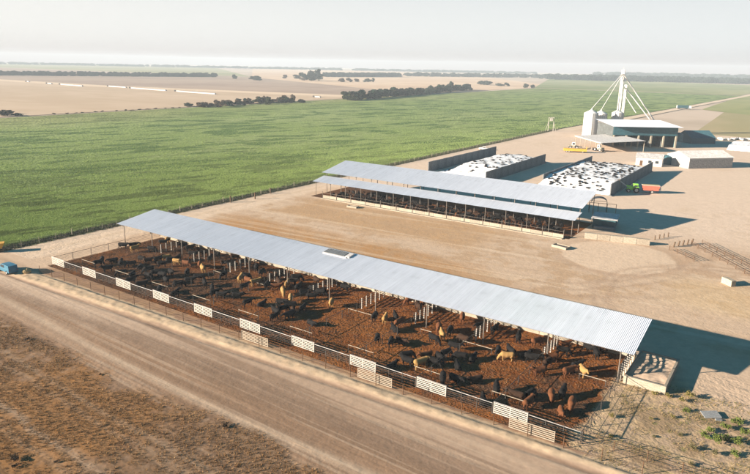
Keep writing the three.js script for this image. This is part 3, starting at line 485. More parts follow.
// ---------------------------------------------------------------- silage bunkers
const tyreGeo = new THREE.TorusGeometry(0.36, 0.14, 6, 12); tyreGeo.rotateX(Math.PI / 2);
function bunkerWall(x, z0, z1, h, label) {
  const t = thing('bunker_wall', label, 'wall', x, 0, (z0 + z1) / 2, 0, 'silage bunker walls'); const L = z0 - z1, n = Math.round(L / 3), w = L / n;
  for (let i = 0; i < n; i++) { box(t, 'wall_panel', mat.greyConcrete[i % 2], 0, h / 2, L / 2 - w * (i + 0.5), 0.28, h + 0.05 * ((i * 5) % 3 - 1), w - 0.03); }
  box(t, 'footing', mat.greyConcrete[0], 0, 0.12, 0, 1.1, 0.24, L);
}
function heap(x0, x1, z0, z1, hh, label, tyres, rows, s) {
  seed(s); const cx = (x0 + x1) / 2, cz = (z0 + z1) / 2;
  const f = (x, z) => { const u = (x - x0) / (x1 - x0), v = (z0 - z) / (z0 - z1); const e = (0.25 + 0.75 * ss(0, 0.2, v)) * ss(0, 0.02, v) * ss(1, 0.82, v), c = (0.86 + 0.14 * Math.sin(Math.PI * u)) * (s === 31 ? ss(0, 0.3, u) : 1); return 0.05 + hh * e * c + 0.5 * (fbm(x * 0.22 + s, z * 0.22) - 0.5) * e + 0.16 * fbm(x * 1.1, z * 0.9) * e + 0.05 * vn(x * 3.3, z * 3.3); };
  const g = sheet(x0 - cx, x1 - cx, z1 - cz, z0 - cz, 0, 70, 150, (x, z) => f(x + cx, z + cz));
  const m = mesh(scene, numbered('silage_heap'), g, M(1, 1, 1, 0.5, { map: tex(512, 512, (u, v, o) => { const n = fbm(u * 14, v * 22), d = ss(0.56, 0.72, fbm(u * 30 + 3, v * 40)); const w = 0.62 + 0.14 * n; o[0] = w - 0.28 * d; o[1] = w - 0.29 * d; o[2] = w - 0.30 * d; }) }), cx, 0, cz); tag(m, label, 'silage heap', 'covered silage heaps');
  let k = 0;
  for (let i = 0; i < tyres; i++) {
    const x = rr(x0 + 0.8, x1 - 0.8), z = rr(z1 + 6, z0 - 0.9); if (rows && vn(x * 0.25 + s, z * 0.18) < 0.34) continue;
    const t = new THREE.Mesh(tyreGeo, mat.tyre); t.name = numbered('tyre'); const sc = rr(0.85, 1.2); t.scale.setScalar(sc); const e = 0.5, nx = (f(x - e, z) - f(x + e, z)) / (2 * e), nz = (f(x, z - e) - f(x, z + e)) / (2 * e);
    t.quaternion.setFromUnitVectors(YUP, V(nx, 1, nz).normalize()); t.position.set(x, f(x, z) + 0.1 * sc, z); scene.add(t);
    tag(t, label.includes('wider') ? 'black tyre weighting the white sheet of the heap with the lime green tractor beside' : 'black tyre weighting the white sheet of the heap nearer the green field', 'tyre', label.includes('wider') ? 'tyres on the wider heap' : 'tyres on the heap near the field'); k++;
  }
}
bunkerWall(-119, -212, -276, 3.9, 'grey concrete bunker wall on the field side of the white covered heap');
bunkerWall(-91.6, -205, -266, 3.9, 'grey concrete bunker wall casting shade, between the two white heaps');
bunkerWall(-74.5, -216, -276, 3.6, 'grey concrete bunker wall on the far left side of the tyre-covered heap');
bunkerWall(-49.4, -209, -273, 4.0, 'grey concrete bunker wall with the lime green tractor at its foot');
heap(-115.5, -91.8, -214, -270, 3.0, 'white sheeted silage heap in the bunker nearer the green field', 110, true, 31);
heap(-74.3, -49.6, -210, -274, 3.1, 'white sheeted silage heap thick with tyres in the wider bunker', 330, true, 57);

// ---------------------------------------------------------------- vehicles
const wheelTyre = new THREE.CylinderGeometry(1, 1, 1, 18); wheelTyre.rotateX(Math.PI / 2); const rimM = M(0.45, 0.45, 0.45, 0.4, { metalness: 0.5 });
function wheel(g, x, z, r, w) { const t = mesh(g, 'wheel', wheelTyre, mat.tyre, x, r, z); t.scale.set(r, r, w); mesh(t, 'rim', wheelTyre, rimM).scale.set(0.58, 0.58, 1.06); return t; }
function prof(pts, w, b = 0.04) { const s = new THREE.Shape(pts.map(([x, y]) => new THREE.Vector2(x, y))); const g = new THREE.ExtrudeGeometry(s, { depth: w - 2 * b, bevelEnabled: true, bevelSize: b, bevelThickness: b, bevelSegments: 2 }); g.translate(0, 0, -w / 2 + b); return g; }
function pickup(label, x, z, turn, paint, canopy) {
  const t = thing('pickup', label, 'pickup', x, 0, z, turn);
  mesh(t, 'body', prof([[-2.55, 0.45], [2.5, 0.45], [2.55, 0.95], [1.25, 1.1], [-2.55, 1.1]], 1.75), paint);
  mesh(t, 'cab', prof([[1.15, 1.1], [0.55, 1.72], [-0.75, 1.75], [-0.85, 1.1]], 1.6), paint);
  mesh(t, 'side_window', prof([[0.9, 1.18], [0.5, 1.62], [-0.65, 1.64], [-0.7, 1.18]], 1.64, 0.02), mat.glass);
  mesh(t, 'windscreen', prof([[1.22, 1.12], [0.63, 1.68], [0.6, 1.66], [1.14, 1.12]], 1.4, 0.01), mat.glass);
  if (canopy) mesh(t, 'canopy', prof([[-0.92, 1.12], [-0.92, 1.78], [-2.45, 1.74], [-2.52, 1.12]], 1.68), canopy); else { box(t, 'load_bed', mat.steel, -1.7, 1.12, 0, 1.5, 0.06, 1.4); }
  for (const s of [-1, 1]) { wheel(t, 1.6, 0.78 * s, 0.38, 0.26); wheel(t, -1.6, 0.78 * s, 0.38, 0.26); box(t, 'headlight', mat.whiteSheet, 2.53, 0.82, 0.66 * s, 0.08, 0.16, 0.3); box(t, 'tail_light', M(0.3, 0.02, 0.02, 0.4), -2.57, 0.9, 0.7 * s, 0.06, 0.25, 0.14); }
  box(t, 'bumper', mat.steel, 2.6, 0.5, 0, 0.12, 0.2, 1.7);
}
const carWhite = M(0.75, 0.74, 0.7, 0.35), carBlue = M(0.035, 0.13, 0.2, 0.35);
pickup('white pickup parked on the road edge between the green field and the covered heap', -130.5, -288, 205 * D2R, carWhite);
pickup('blue pickup parked at the end of the sand bank', -123.0, -55.4, 178 * D2R, carBlue, carBlue);
{
  const t = thing('tractor', 'lime green tractor with raised front loader beside the bunker wall', 'tractor', -45.0, 0, -221.2, 200 * D2R); const lime = M(0.26, 0.62, 0.06, 0.4);
  mesh(t, 'bonnet', prof([[0.1, 0.85], [2.0, 0.85], [2.05, 1.4], [0.1, 1.65]], 0.95), lime); mesh(t, 'cab', prof([[0.15, 1.5], [-0.05, 2.75], [-1.25, 2.75], [-1.4, 1.2]], 1.5), lime);
  mesh(t, 'cab_window', prof([[0.02, 1.65], [-0.15, 2.55], [-1.15, 2.55], [-1.25, 1.6]], 1.56, 0.02), mat.glass); box(t, 'cab_roof', lime, -0.65, 2.85, 0, 1.5, 0.16, 1.65);
  for (const s of [-1, 1]) { wheel(t, 1.55, 0.85 * s, 0.62, 0.42); wheel(t, -0.9, 0.95 * s, 0.92, 0.55); box(t, 'mudguard', lime, -0.9, 1.92, 0.98 * s, 1.7, 0.1, 0.5); beam(t, 'loader_arm', lime, V(0.3, 1.9, 0.6 * s), V(2.3, 2.1, 0.6 * s), 0.16, 0.26); beam(t, 'loader_arm', mat.whiteSheet, V(2.3, 2.1, 0.6 * s), V(4.5, 3.6, 0.6 * s), 0.16, 0.24); }
  mesh(t, 'bucket', prof([[4.4, 3.4], [5.2, 3.3], [5.3, 3.9], [4.6, 4.2]], 1.9), mat.steel); pipe(t, 'exhaust', mat.steel, V(0.5, 1.6, 0.3), V(0.5, 2.9, 0.3), 0.06);
  const w = thing('mixer_wagon', 'red feed mixer wagon hitched behind the lime green tractor', 'wagon', -40.2, 0, -223.6, 200 * D2R); const red = MG(0.62, 0.16, 0.11, 0.5);
  mesh(w, 'tub', prof([[-2.5, 1.0], [2.2, 1.0], [2.6, 2.6], [-2.9, 2.6]], 2.2), red); box(w, 'tub_rim', mat.white, -0.15, 2.66, 0, 5.6, 0.12, 2.3); box(w, 'feed', M(0.42, 0.33, 0.17, 1), -0.15, 2.7, 0, 5.2, 0.1, 1.95); box(w, 'chassis', mat.steel, 0, 0.85, 0, 5.0, 0.2, 1.0); beam(w, 'drawbar', mat.steel, V(2.4, 0.8, 0), V(3.9, 0.7, 0), 0.14, 0.14); box(w, 'chute', mat.whiteSheet, -3.1, 1.5, 0, 0.5, 0.9, 1.2);
  for (const s of [-1, 1]) wheel(w, -0.6, 1.0 * s, 0.55, 0.4);
}
{
  const t = thing('truck', 'truck with dark box trailer beside the far field road', 'truck', -112, 0, -748, 30 * D2R);
  box(t, 'trailer', mat.teal, -1.5, 2.55, 0, 11.5, 2.7, 2.5); box(t, 'chassis', mat.steel, -0.2, 1.0, 0, 14.8, 0.3, 1.2); mesh(t, 'cab', prof([[4.9, 0.9], [7.4, 0.9], [7.4, 2.2], [6.9, 3.5], [4.9, 3.6]], 2.4), carWhite); mesh(t, 'windscreen', prof([[7.45, 2.25], [7.0, 3.3], [6.9, 3.3], [7.35, 2.25]], 2.1, 0.02), mat.glass); box(t, 'rear_door', mat.whiteSheet, -7.3, 2.55, 0, 0.12, 2.6, 2.4);
  for (const s of [-1, 1]) for (const x of [6.2, 3.6, -4.4, -5.6]) wheel(t, x, 1.0 * s, 0.52, 0.35);
}
{ // yellow hopper trailer at the field corner, and two loaders in the grain yard
  const t = thing('trailer', 'yellow hopper trailer standing on the road at the field corner', 'trailer', -138.4, 0, -60.6, 60 * D2R); const yel = MG(0.72, 0.40, 0.06, 0.5);
  mesh(t, 'hopper', prof([[-1.2, 0.8], [1.2, 0.8], [1.7, 1.8], [-1.7, 1.8]], 1.7), yel); box(t, 'rim', yel, 0, 1.84, 0, 3.5, 0.1, 1.8); box(t, 'chassis', mat.steel, 0, 0.62, 0, 3.0, 0.16, 0.9); beam(t, 'drawbar', mat.steel, V(1.4, 0.6, 0), V(2.7, 0.5, 0), 0.1, 0.1); for (const s of [-1, 1]) wheel(t, 0, 0.8 * s, 0.42, 0.25);
  const y = thing('flatbed_trailer', 'low yellow flatbed trailer in the yard beside the grain bins', 'trailer', -92.5, 0, -311, 20 * D2R); box(y, 'deck', yel, 0, 1.3, 0, 11, 1.2, 2.6); box(y, 'headboard', yel, 5.4, 2.2, 0, 0.2, 1.3, 2.6); for (const s of [-1, 1]) for (const x of [-4, -2.8, 3.6]) wheel(y, x, 1.1 * s, 0.5, 0.35);
  [[-97.5, -325, 0.3, 'loader with white cab in the grain yard beside the yellow trailer'], [-84.5, -324, 2.6, 'loader with white cab beneath the edge of the white canopy']].forEach(([x, z, a, label]) => {
    const l = thing('wheel_loader', label, 'loader', x, 0, z, a); mesh(l, 'body', prof([[-2.6, 0.9], [0.4, 0.9], [0.4, 1.8], [-2.6, 2.0]], 1.9), mat.whitewash); mesh(l, 'cab', prof([[-1.0, 1.8], [-0.9, 3.2], [0.5, 3.2], [0.7, 1.8]], 1.5), carWhite); mesh(l, 'cab_window', prof([[-0.75, 2.1], [-0.7, 3.0], [0.35, 3.0], [0.5, 2.1]], 1.56, 0.02), mat.glass);
    for (const s of [-1, 1]) { wheel(l, -1.7, 1.0 * s, 0.8, 0.5); wheel(l, 1.5, 1.0 * s, 0.8, 0.5); beam(l, 'loader_arm', mat.steel, V(0.5, 1.7, 0.5 * s), V(3.4, 1.0, 0.5 * s), 0.18, 0.3); } box(l, 'front_frame', mat.steel, 1.3, 1.0, 0, 2.0, 0.6, 1.1); mesh(l, 'bucket', prof([[3.2, 0.25], [4.4, 0.2], [3.9, 1.3], [3.2, 1.3]], 2.6), mat.steel);
  });
}
// ---------------------------------------------------------------- grain handling complex
function bin(label, x, z, r, h) {
  const t = thing('grain_bin', label, 'grain bin', x, 0, z, 0, 'steel grain bins'); const n = Math.round(h / 1.1), rh = h / n, g = new THREE.CylinderGeometry(r, r * 1.006, rh - 0.04, 36, 1, true);
  for (let i = 0; i < n; i++) mesh(t, 'wall_ring', g, mat.bin, 0, rh * (i + 0.5), 0); mesh(t, 'core', new THREE.CylinderGeometry(r * 0.985, r * 0.985, h, 36), mat.galv, 0, h / 2, 0);
  mesh(t, 'roof', new THREE.ConeGeometry(r * 1.05, r * 0.55, 36), mat.bin, 0, h + r * 0.27, 0); mesh(t, 'cap', UC16, mat.bin, 0, h + r * 0.55, 0).scale.set(0.5, 0.5, 0.5);
  for (let i = 0; i < 18; i++) { const a = i / 18 * Math.PI * 2; box(t, 'stiffener', mat.galv, Math.cos(a) * (r + 0.05), h / 2, Math.sin(a) * (r + 0.05), 0.1, h, 0.1, -a); }
}
bin('tall white grain bin at the road side of the grain yard, first of three', -108.2, -389, 4.1, 14.2);
bin('white grain bin partly behind the tall one at the road side', -105.8, -401, 3.8, 13.4);
bin('smaller white grain bin beside the pale hall roof', -98.6, -412, 3.4, 13.8);
{
  const t = thing('bucket_elevator', 'tall white elevator tower with sloping spouts running down to the bins', 'elevator', -101.5, 0, -426); const w = mat.bin;
  for (const [x, z] of [[-0.9, -0.9], [0.9, -0.9], [0.9, 0.9], [-0.9, 0.9]]) { pipe(t, 'leg', w, V(x, 0, z), V(x, 36.5, z), 0.13); }
  for (let i = 0; i < 12; i++) { const y = i * 3, s = i % 2 ? 1 : -1; for (const q of [-0.9, 0.9]) { pipe(t, 'brace', w, V(-0.9 * s, y, q), V(0.9 * s, y + 3, q), 0.06); pipe(t, 'brace', w, V(q, y, 0.9 * s), V(q, y + 3, -0.9 * s), 0.06); } }
  box(t, 'leg_casing', w, 0, 18.5, 0, 0.7, 37, 0.55); box(t, 'head', w, 0, 38.3, 0, 2.0, 2.4, 1.4); box(t, 'platform', mat.galv, 0, 36.6, 0, 3.2, 0.12, 3.2); pipe(t, 'mast', w, V(0, 39.4, 0), V(0, 41.2, 0), 0.06);
  const sp = (p, q, r = 0.3) => pipe(t, 'spout', w, p, q, r);
  sp(V(0, 37.5, 0), V(-6.7, 16.8, 37), 0.24); sp(V(0.2, 37, 0), V(19.5, 7.5, -16), 0.42); sp(V(-0.6, 36, 0), V(-4.3, 15.8, 25), 0.2); sp(V(-0.2, 36, 0), V(2.9, 16, 14), 0.2);
  const b = thing('bucket_elevator', 'shorter white elevator tower with two spouts standing beside the tall one', 'elevator', -98.4, 0, -424); 
  for (const [x, z] of [[-0.7, -0.7], [0.7, -0.7], [0.7, 0.7], [-0.7, 0.7]]) pipe(b, 'leg', w, V(x, 0, z), V(x, 28, z), 0.12); for (let i = 0; i < 9; i++) { const y = i * 3, s = i % 2 ? 1 : -1; for (const q of [-0.7, 0.7]) pipe(b, 'brace', w, V(-0.7 * s, y, q), V(0.7 * s, y + 3, q), 0.06); }
  box(b, 'leg_casing', w, 0, 14.5, 0, 0.6, 29, 0.5); box(b, 'head', w, 0, 29.6, 0, 1.6, 1.8, 1.2); pipe(b, 'spout', w, V(0, 28.5, 0), V(15, 9.5, -8), 0.36); pipe(b, 'spout', w, V(0, 24, 0), V(7.5, 13.5, -2), 0.26);
}
{ // large commodity hall, its front turned away from the sun
  const a = 34 * D2R, t = thing('commodity_hall', 'large hall with pale roof and dark open bays beside the elevator towers', 'hall', -70.2, 0, -357.4, a), L = 34, Dp = 25;
  const g = sheetGeo(L + 3, Dp + 4, 44); const r = mesh(t, 'roof', g, mat.zinc[0], -L / 2 - 1.5, 10.9, 3.2); r.rotation.x = 0.05;
  box(t, 'fascia_wall', mat.teal, 0, 8.5, 0, L, 4.6, 0.3); box(t, 'back_wall', mat.whiteSheet, 0, 6.0, -Dp, L, 12, 0.3); box(t, 'side_wall', mat.cladding, -L / 2, 5.4, -Dp / 2, 0.3, 10.8, Dp - 0.4); box(t, 'side_wall', mat.teal, L / 2, 5.4, -Dp / 2, 0.3, 10.8, Dp - 0.4);
  for (let i = 0; i <= 5; i++) { const x = -L / 2 + 0.5 + i * (L - 1) / 5; box(t, 'column', mat.whitewash, x, 3.1, 0.0, 0.8, 6.2, 0.8); if (i && i < 5) box(t, 'bay_wall', mat.greyConcrete[0], x, 2.6, -Dp / 2, 0.4, 5.2, Dp - 2); } box(t, 'inner_wall', mat.teal, 0, 5.2, -9, L - 0.6, 10.2, 0.3);
}
{
  const t = thing('canopy', 'low white sheet roof on posts in front of the dark hall', 'canopy', -84.5, 0, -341, -0.88), L = 33, W = 23;
  mesh(t, 'roof', sheetGeo(L, W, 40), mat.whiteSheet, -L / 2, 4.5, W / 2).rotation.x = 0.05; for (let i = 0; i <= 5; i++) for (const z of [W / 2 - 0.5, -W / 2 + 0.5]) pipe(t, 'post', mat.whitewash, V(-L / 2 + 0.6 + i * (L - 1.2) / 5, 0, z), V(-L / 2 + 0.6 + i * (L - 1.2) / 5, z > 0 ? 4.45 : 5.55, z), 0.16); box(t, 'fascia', mat.white, 0, 4.35, W / 2 + 0.05, L, 0.5, 0.08);
}
function gabled(name, label, cat, x, z, turn, L, W, h, rise, wall, roof, fn) {
  const t = thing(name, label, cat, x, 0, z, turn);
  const s = new THREE.Shape([[-W / 2, 0], [W / 2, 0], [W / 2, h], [0, h + rise], [-W / 2, h]].map(([a, b]) => new THREE.Vector2(a, b))); const g = new THREE.ExtrudeGeometry(s, { depth: L, bevelEnabled: false }); g.translate(0, 0, -L / 2); g.rotateY(Math.PI / 2); mesh(t, 'wall', g, wall);
  const sl = Math.hypot(W / 2, rise) + 0.35, ang = Math.atan2(rise, W / 2), rg = sheetGeo(L + 0.6, sl, Math.round((L + 0.6) / 0.35));
  const n = Math.max(1, Math.round(L / 8));
  const a = mesh(t, 'roof', rg, roof, -L / 2 - 0.3, h - 0.35 * Math.sin(ang) + 0.05, W / 2 + 0.35 * Math.cos(ang)); a.rotation.x = ang; const b = mesh(t, 'roof', rg, roof, L / 2 + 0.3, h - 0.35 * Math.sin(ang) + 0.05, -W / 2 - 0.35 * Math.cos(ang)); b.rotation.order = 'YXZ'; b.rotation.y = Math.PI; b.rotation.x = ang;
  fn?.(t); return t;
}
gabled('machine_shed', 'long white gabled shed with grey lower side beside the small white house', 'shed', -36.5, -304.5, Math.atan2(15.3, 13.6), 22, 14, 4.4, 2.2, mat.whiteSheet, mat.whiteSheet, (t) => { for (let i = 0; i < 5; i++) box(t, 'wall_panel', mat.galv, -8.8 + i * 4.4, 1.9, 7.05, 4.3, 3.7, 0.08); box(t, 'door', mat.galv, -11.05, 2, 1.5, 0.08, 4, 4); });
gabled('farm_house', 'small white house with dark door and windows beside the long white shed', 'house', -54.2, -292.5, 0.1, 10.5, 8.5, 3.4, 1.5, mat.whiteSheet, mat.whiteSheet, (t) => { const d = box(t, 'door', mat.rust, -3, 1.05, 4.27, 1.1, 2.1, 0.08); box(d, 'handle', mat.galv, 0.38, 0, 0.7, 0.08, 0.06, 0.6); for (const x of [0.4, 3.2]) { const w = box(t, 'window', mat.glass, x, 1.8, 4.27, 1.3, 1.1, 0.08); box(w, 'sill', mat.whiteSheet, 0, -0.56, 0.6, 1.15, 0.12, 2.2); box(w, 'frame', mat.whiteSheet, 0, 0.53, 0.3, 1.1, 0.08, 1.2); } });
gabled('store', 'blue flat store between the white house and the long white shed', 'store', -47.6, -301, 0.6, 4.6, 5, 3.4, 0.5, mat.teal, mat.teal);
gabled('gable_shed', 'dark blue-roofed gabled shed behind the long white shed', 'shed', -52, -404, 0.75, 15, 14, 3.2, 3.6, mat.teal, mat.teal);
{
  const t = thing('water_tank', 'blue water tank on a frame beside the open bays of the hall', 'tank', -57, 0, -377); mesh(t, 'tank', UC16, mat.teal, 0, 4.6, 0).scale.set(2.2, 4, 2.2); mesh(t, 'lid', new THREE.ConeGeometry(2.3, 0.8, 20), mat.teal, 0, 7.0, 0); for (const [x, z] of [[-1.4, -1.4], [1.4, -1.4], [1.4, 1.4], [-1.4, 1.4]]) pipe(t, 'leg', mat.white, V(x, 0, z), V(x, 2.7, z), 0.12);
  const g = thing('gantry', 'white double-posted gantry standing on the verge of the green field', 'gantry', -137.6, 0, -405, 0.5); for (const x of [-1.6, 1.6]) { pipe(g, 'post', mat.white, V(x, 0, 0), V(x, 9, 0), 0.18); pipe(g, 'stay', mat.white, V(x, 6.5, 0), V(x * 2.1, 0, 0), 0.1); } pipe(g, 'beam', mat.white, V(-1.9, 8.8, 0), V(1.9, 8.8, 0), 0.16); box(g, 'hopper', mat.white, 0, 7.6, 0, 1.6, 1.8, 1.2);
}
heap(-33, -15, -376, -415, 2.2, 'far white sheeted heap beyond the long white shed', 0, false, 91);
seed(611);
for (let i = 0; i < 26; i++) { const m = new THREE.Mesh(new THREE.CapsuleGeometry(0.75, 1.3, 4, 10), mat.whiteSheet); m.name = numbered('wrapped_bale'); m.rotation.set(0, rr(0, 3), Math.PI / 2); m.position.set(-50 + i * 1.15 + rr(-0.5, 0.5), 0.75, -424 - i * 0.9 + rr(-4, 4)); scene.add(m); tag(m, 'white wrapped bale lying in the row behind the blue gabled shed', 'bale', 'wrapped bales behind the gabled shed'); }
// ---------------------------------------------------------------- race, blocks and posts on the right
{
  const race = (x0, z0, x1, z1, label) => { const t = thing('pipe_race', label, 'fence', x0, 0, z0), d = V(x1 - x0, 0, z1 - z0), n = Math.round(d.length() / 3); for (let i = 0; i <= n; i++) { const p = d.clone().multiplyScalar(i / n); pipe(t, 'post', mat.rust, p, p.clone().setY(1.1), 0.06); } for (const y of [0.3, 0.55, 0.8, 1.05]) pipe(t, 'rail', mat.rust, V(0, y, 0), d.clone().setY(y), 0.035); };
  race(-18.2, -161, -2.2, -139, 'rusty pipe race running from the row of leaning posts past the yard'); race(-16.2, -163.5, 0.5, -141, 'rusty pipe race on the open yard side of the other race');
  race(-21.6, -153, -15.6, -147, 'short rusty pipe fence by the rim of the swept round pad');
  for (let i = 0; i < 5; i++) { const x = -21.2 + i * 0.75, z = -156.5 - i * 1.45, p = new THREE.Mesh(UC, mat.wood); p.name = numbered('timber_post'); p.scale.set(0.17, 1.3, 0.17); p.position.set(x, 0.62, z); p.rotation.z = -0.15; scene.add(p); tag(p, 'short dark timber post in the leaning row at the head of the race', 'post', 'leaning timber posts'); }
  for (let i = 0; i < 4; i++) { const p = new THREE.Mesh(UC, mat.wood); p.name = numbered('timber_post'); p.scale.set(0.13, 1.1, 0.13); p.position.set(-26.2 + i * 0.7, 0.55, -160.5 - i * 1.7); scene.add(p); tag(p, 'thin dark timber post beyond the end of the white block row', 'post', 'thin timber posts by the block row'); }
  const b = thing('concrete_block', 'white painted concrete block with lifting eyes beside the pipe race', 'block', -7.7, 0, -134.2, -0.75); box(b, 'body', mat.whitewash, 0, 0.6, 0, 2.6, 1.2, 1.0); for (const s of [-0.8, 0.8]) { const e = mesh(b, 'lifting_eye', new THREE.TorusGeometry(0.1, 0.025, 6, 12), mat.steel, s, 1.24, 0); }
  const s = thing('concrete_slab', 'cracked grey slab tilted on the weedy corner ground', 'slab', -3.9, 0, -78.6, 0.5); box(s, 'plate', mat.greyConcrete[1], 0, 0.16, 0, 1.9, 0.14, 1.5).rotation.z = 0.09; box(s, 'broken_piece', mat.greyConcrete[0], 0.5, 0.08, 1.0, 0.7, 0.16, 0.35);
  const r = thing('stone_block', 'tan sandstone block at the end of the sand bank beside the pickup', 'rock', -119.0, 0, -57.0, 0.4); const rg = new THREE.DodecahedronGeometry(0.8, 1); { const p = rg.attributes.position; for (let i = 0; i < p.count; i++) { const n = 0.8 + 0.4 * fbm(p.getX(i) * 2 + 9, p.getY(i) * 2 + p.getZ(i) * 3); p.setXYZ(i, p.getX(i) * n, p.getY(i) * n * 0.8, p.getZ(i) * n); } rg.computeVertexNormals(); } mesh(r, 'stone', rg, MG(0.5, 0.37, 0.2, 1), 0, 0.5, 0);
  for (const [x, z, h] of [[-136.4, -125.6, 1.9], [-134.4, -133.6, 2.0], [-136.6, -142.7, 1.7]]) { const p = new THREE.Mesh(UC, mat.wood); p.name = numbered('road_post'); p.scale.set(0.2, h, 0.2); p.position.set(x, h / 2, z); scene.add(p); tag(p, 'stout dark timber post standing on the road beside the field fence', 'post', 'stout posts on the field road'); }
}
{ // fence beside the crop
  const f = thing('wire_fence', 'post and wire fence along the edge of the green field', 'fence', -138.2, 0, -62); seed(9);
  for (let i = 0; i <= 92; i++) { const z = -i * 3.9; pipe(f, 'post', i % 4 ? mat.dustyWhite : mat.whitewash, V(rr(-0.05, 0.05), 0, z), V(rr(-0.06, 0.06), i % 4 ? 1.35 : 1.65, z), i % 4 ? 0.05 : 0.09); }
  for (const y of [0.4, 0.75, 1.1, 1.3]) pipe(f, 'wire', mat.galv, V(0, y, 0), V(0, y, -359), 0.012);
}
// ---------------------------------------------------------------- plants
function tri(p, c, n) { return { p, c, n }; }
function crownGeo(s, lobes, N, leaf, rx, ry) {                    // leaf clumps spread through several lobes of unit crown
  seed(s); const P = [], L = []; for (let i = 0; i < lobes; i++) { const a = rr(0, 6.28), r = rr(0.1, 0.62) * rx; L.push([Math.cos(a) * r, rr(0.25, 0.85) * ry, Math.sin(a) * r, rr(0.28, 0.5) * rx]); }
  for (let i = 0; i < N; i++) {
    const l = L[i % lobes]; const u = V(rr(-1, 1), rr(-1, 1), rr(-1, 1)).normalize().multiplyScalar(l[3] * Math.pow(rnd(), 0.4)); const c = V(l[0] + u.x, l[1] + u.y * 0.8, l[2] + u.z); if (c.y < 0.03) c.y = rr(0.03, 0.2);
    const a = V(rr(-1, 1), rr(-1, 1), rr(-1, 1)).normalize(), b = V(rr(-1, 1), rr(-1, 1), rr(-1, 1)).cross(a).normalize(), q = leaf * rr(0.6, 1.4); const d = a.clone().cross(b).multiplyScalar(q * 0.3);
    const p0 = c.clone().addScaledVector(a, q), p1 = c.clone().addScaledVector(b, q * 0.8).add(d), p2 = c.clone().addScaledVector(a, -q), p3 = c.clone().addScaledVector(b, -q * 0.8).add(d);
    for (const v of [p0, p1, p2, p0, p2, p3]) P.push(v.x, v.y, v.z);
  }
  const g = new THREE.BufferGeometry(); g.setAttribute('position', new THREE.Float32BufferAttribute(P, 3)); g.computeVertexNormals(); return g;
}
function trunkGeo(s) {
  seed(s); const gs = []; const limb = (p, q, r1, r2) => { const g = new THREE.CylinderGeometry(r2, r1, 1, 6, 1); const d = q.clone().sub(p), L = d.length(); g.scale(1, L, 1); g.translate(0, L / 2, 0); g.applyQuaternion(new THREE.Quaternion().setFromUnitVectors(YUP, d.divideScalar(L))); g.translate(p.x, p.y, p.z); gs.push(g); };
  const top = V(rr(-0.05, 0.05), 0.4, rr(-0.05, 0.05)); limb(V(0, -0.02, 0), top, 0.045, 0.03);
  for (let i = 0; i < 5; i++) { const a = i / 5 * 6.28 + rr(0, 1); limb(top.clone().setY(rr(0.25, 0.4)), V(Math.cos(a) * 0.28, rr(0.55, 0.85), Math.sin(a) * 0.28), 0.024, 0.008); } return mergeGeometries(gs);
}
const leafM = (r, g, b) => M(r, g, b, 0.9, { side: THREE.DoubleSide });
const crowns = [crownGeo(11, 7, 900, 0.06, 0.5, 0.95), crownGeo(12, 9, 950, 0.055, 0.55, 0.9), crownGeo(13, 6, 800, 0.06, 0.42, 1.05), crownGeo(14, 8, 760, 0.055, 0.6, 0.8)], trunks = [trunkGeo(21), trunkGeo(22)];
const foliage = { ever: leafM(0.016, 0.034, 0.022), olive: leafM(0.045, 0.055, 0.027), bare: leafM(0.10, 0.072, 0.048), gum: leafM(0.035, 0.05, 0.036) }, bark = M(0.11, 0.085, 0.065, 1);
function tree(kind, x, z, h, w, label, group) {
  const t = thing('tree', label, 'tree', x, 0, z, rr(0, 6.28), group), c = mesh(t, 'crown', crowns[Math.floor(rnd() * 4)], foliage[kind], 0, kind === 'gum' && h > 15 ? h * 0.08 : -h * 0.12, 0); c.scale.set(w, h * 1.08, w * rr(0.85, 1.15)); const k = mesh(t, 'trunk', trunks[Math.floor(rnd() * 2)], bark); k.scale.set(h * 0.8, h, h * 0.8); return t;
}
seed(303);
for (let i = 0; i < 60; i++) { const u = i / 59, two = i % 2; seed(400 + i); tree(i < 2 ? 'olive' : 'ever', -431 - 62 * u + (two ? -7 : 0) + rr(-3, 3), -585 - 425 * u + rr(-4, 4), rr(10.5, 14.5) + (i === 46 ? 5 : 0), rr(15, 20), i < 2 ? 'olive green tree at the near end of the dark windbreak' : 'dark evergreen tree in the windbreak along the green field', i < 2 ? 'trees at the windbreak end' : 'windbreak trees'); }
for (let i = 0; i < 44; i++) {
  seed(500 + i); const u = i / 43, bare = [0, 2, 3, 5, 6, 8, 9, 11, 14, 17, 19, 22].includes(i) || rnd() < 0.35, dark = !bare && rnd() < 0.6;
  tree(bare ? 'bare' : dark ? 'ever' : 'olive', -440 - rr(0, 34), -386 - 132 * u + rr(-5, 5), rr(4.5, 7) + (u > 0.45 ? rr(0, 3) : 0), rr(7, 12), bare ? 'brown bare-looking tree in the thicket at the field corner' : dark ? 'dark green tree in the thicket at the field corner' : 'olive green tree in the thicket at the field corner', bare ? 'brown thicket trees' : dark ? 'dark thicket trees' : 'olive thicket trees');
}
seed(70); for (const [x, z, h, w] of [[-470, -222, 5, 9], [-476, -229, 4, 8], [-466, -231, 3, 7], [-484, -236, 3.5, 8]]) tree('ever', x, z, h, w, 'low dark bush standing at the tan field edge apart from the thicket', 'lone bushes at the tan field');
seed(71); for (let i = 0; i < 16; i++) tree(rnd() < 0.5 ? 'bare' : 'olive', -457 + rr(-2, 2), -255 - i * 8 + rr(-3, 3), rr(0.8, 1.8), rr(2.5, 5), 'tiny shrub on the strip between the green and tan fields', 'strip shrubs');
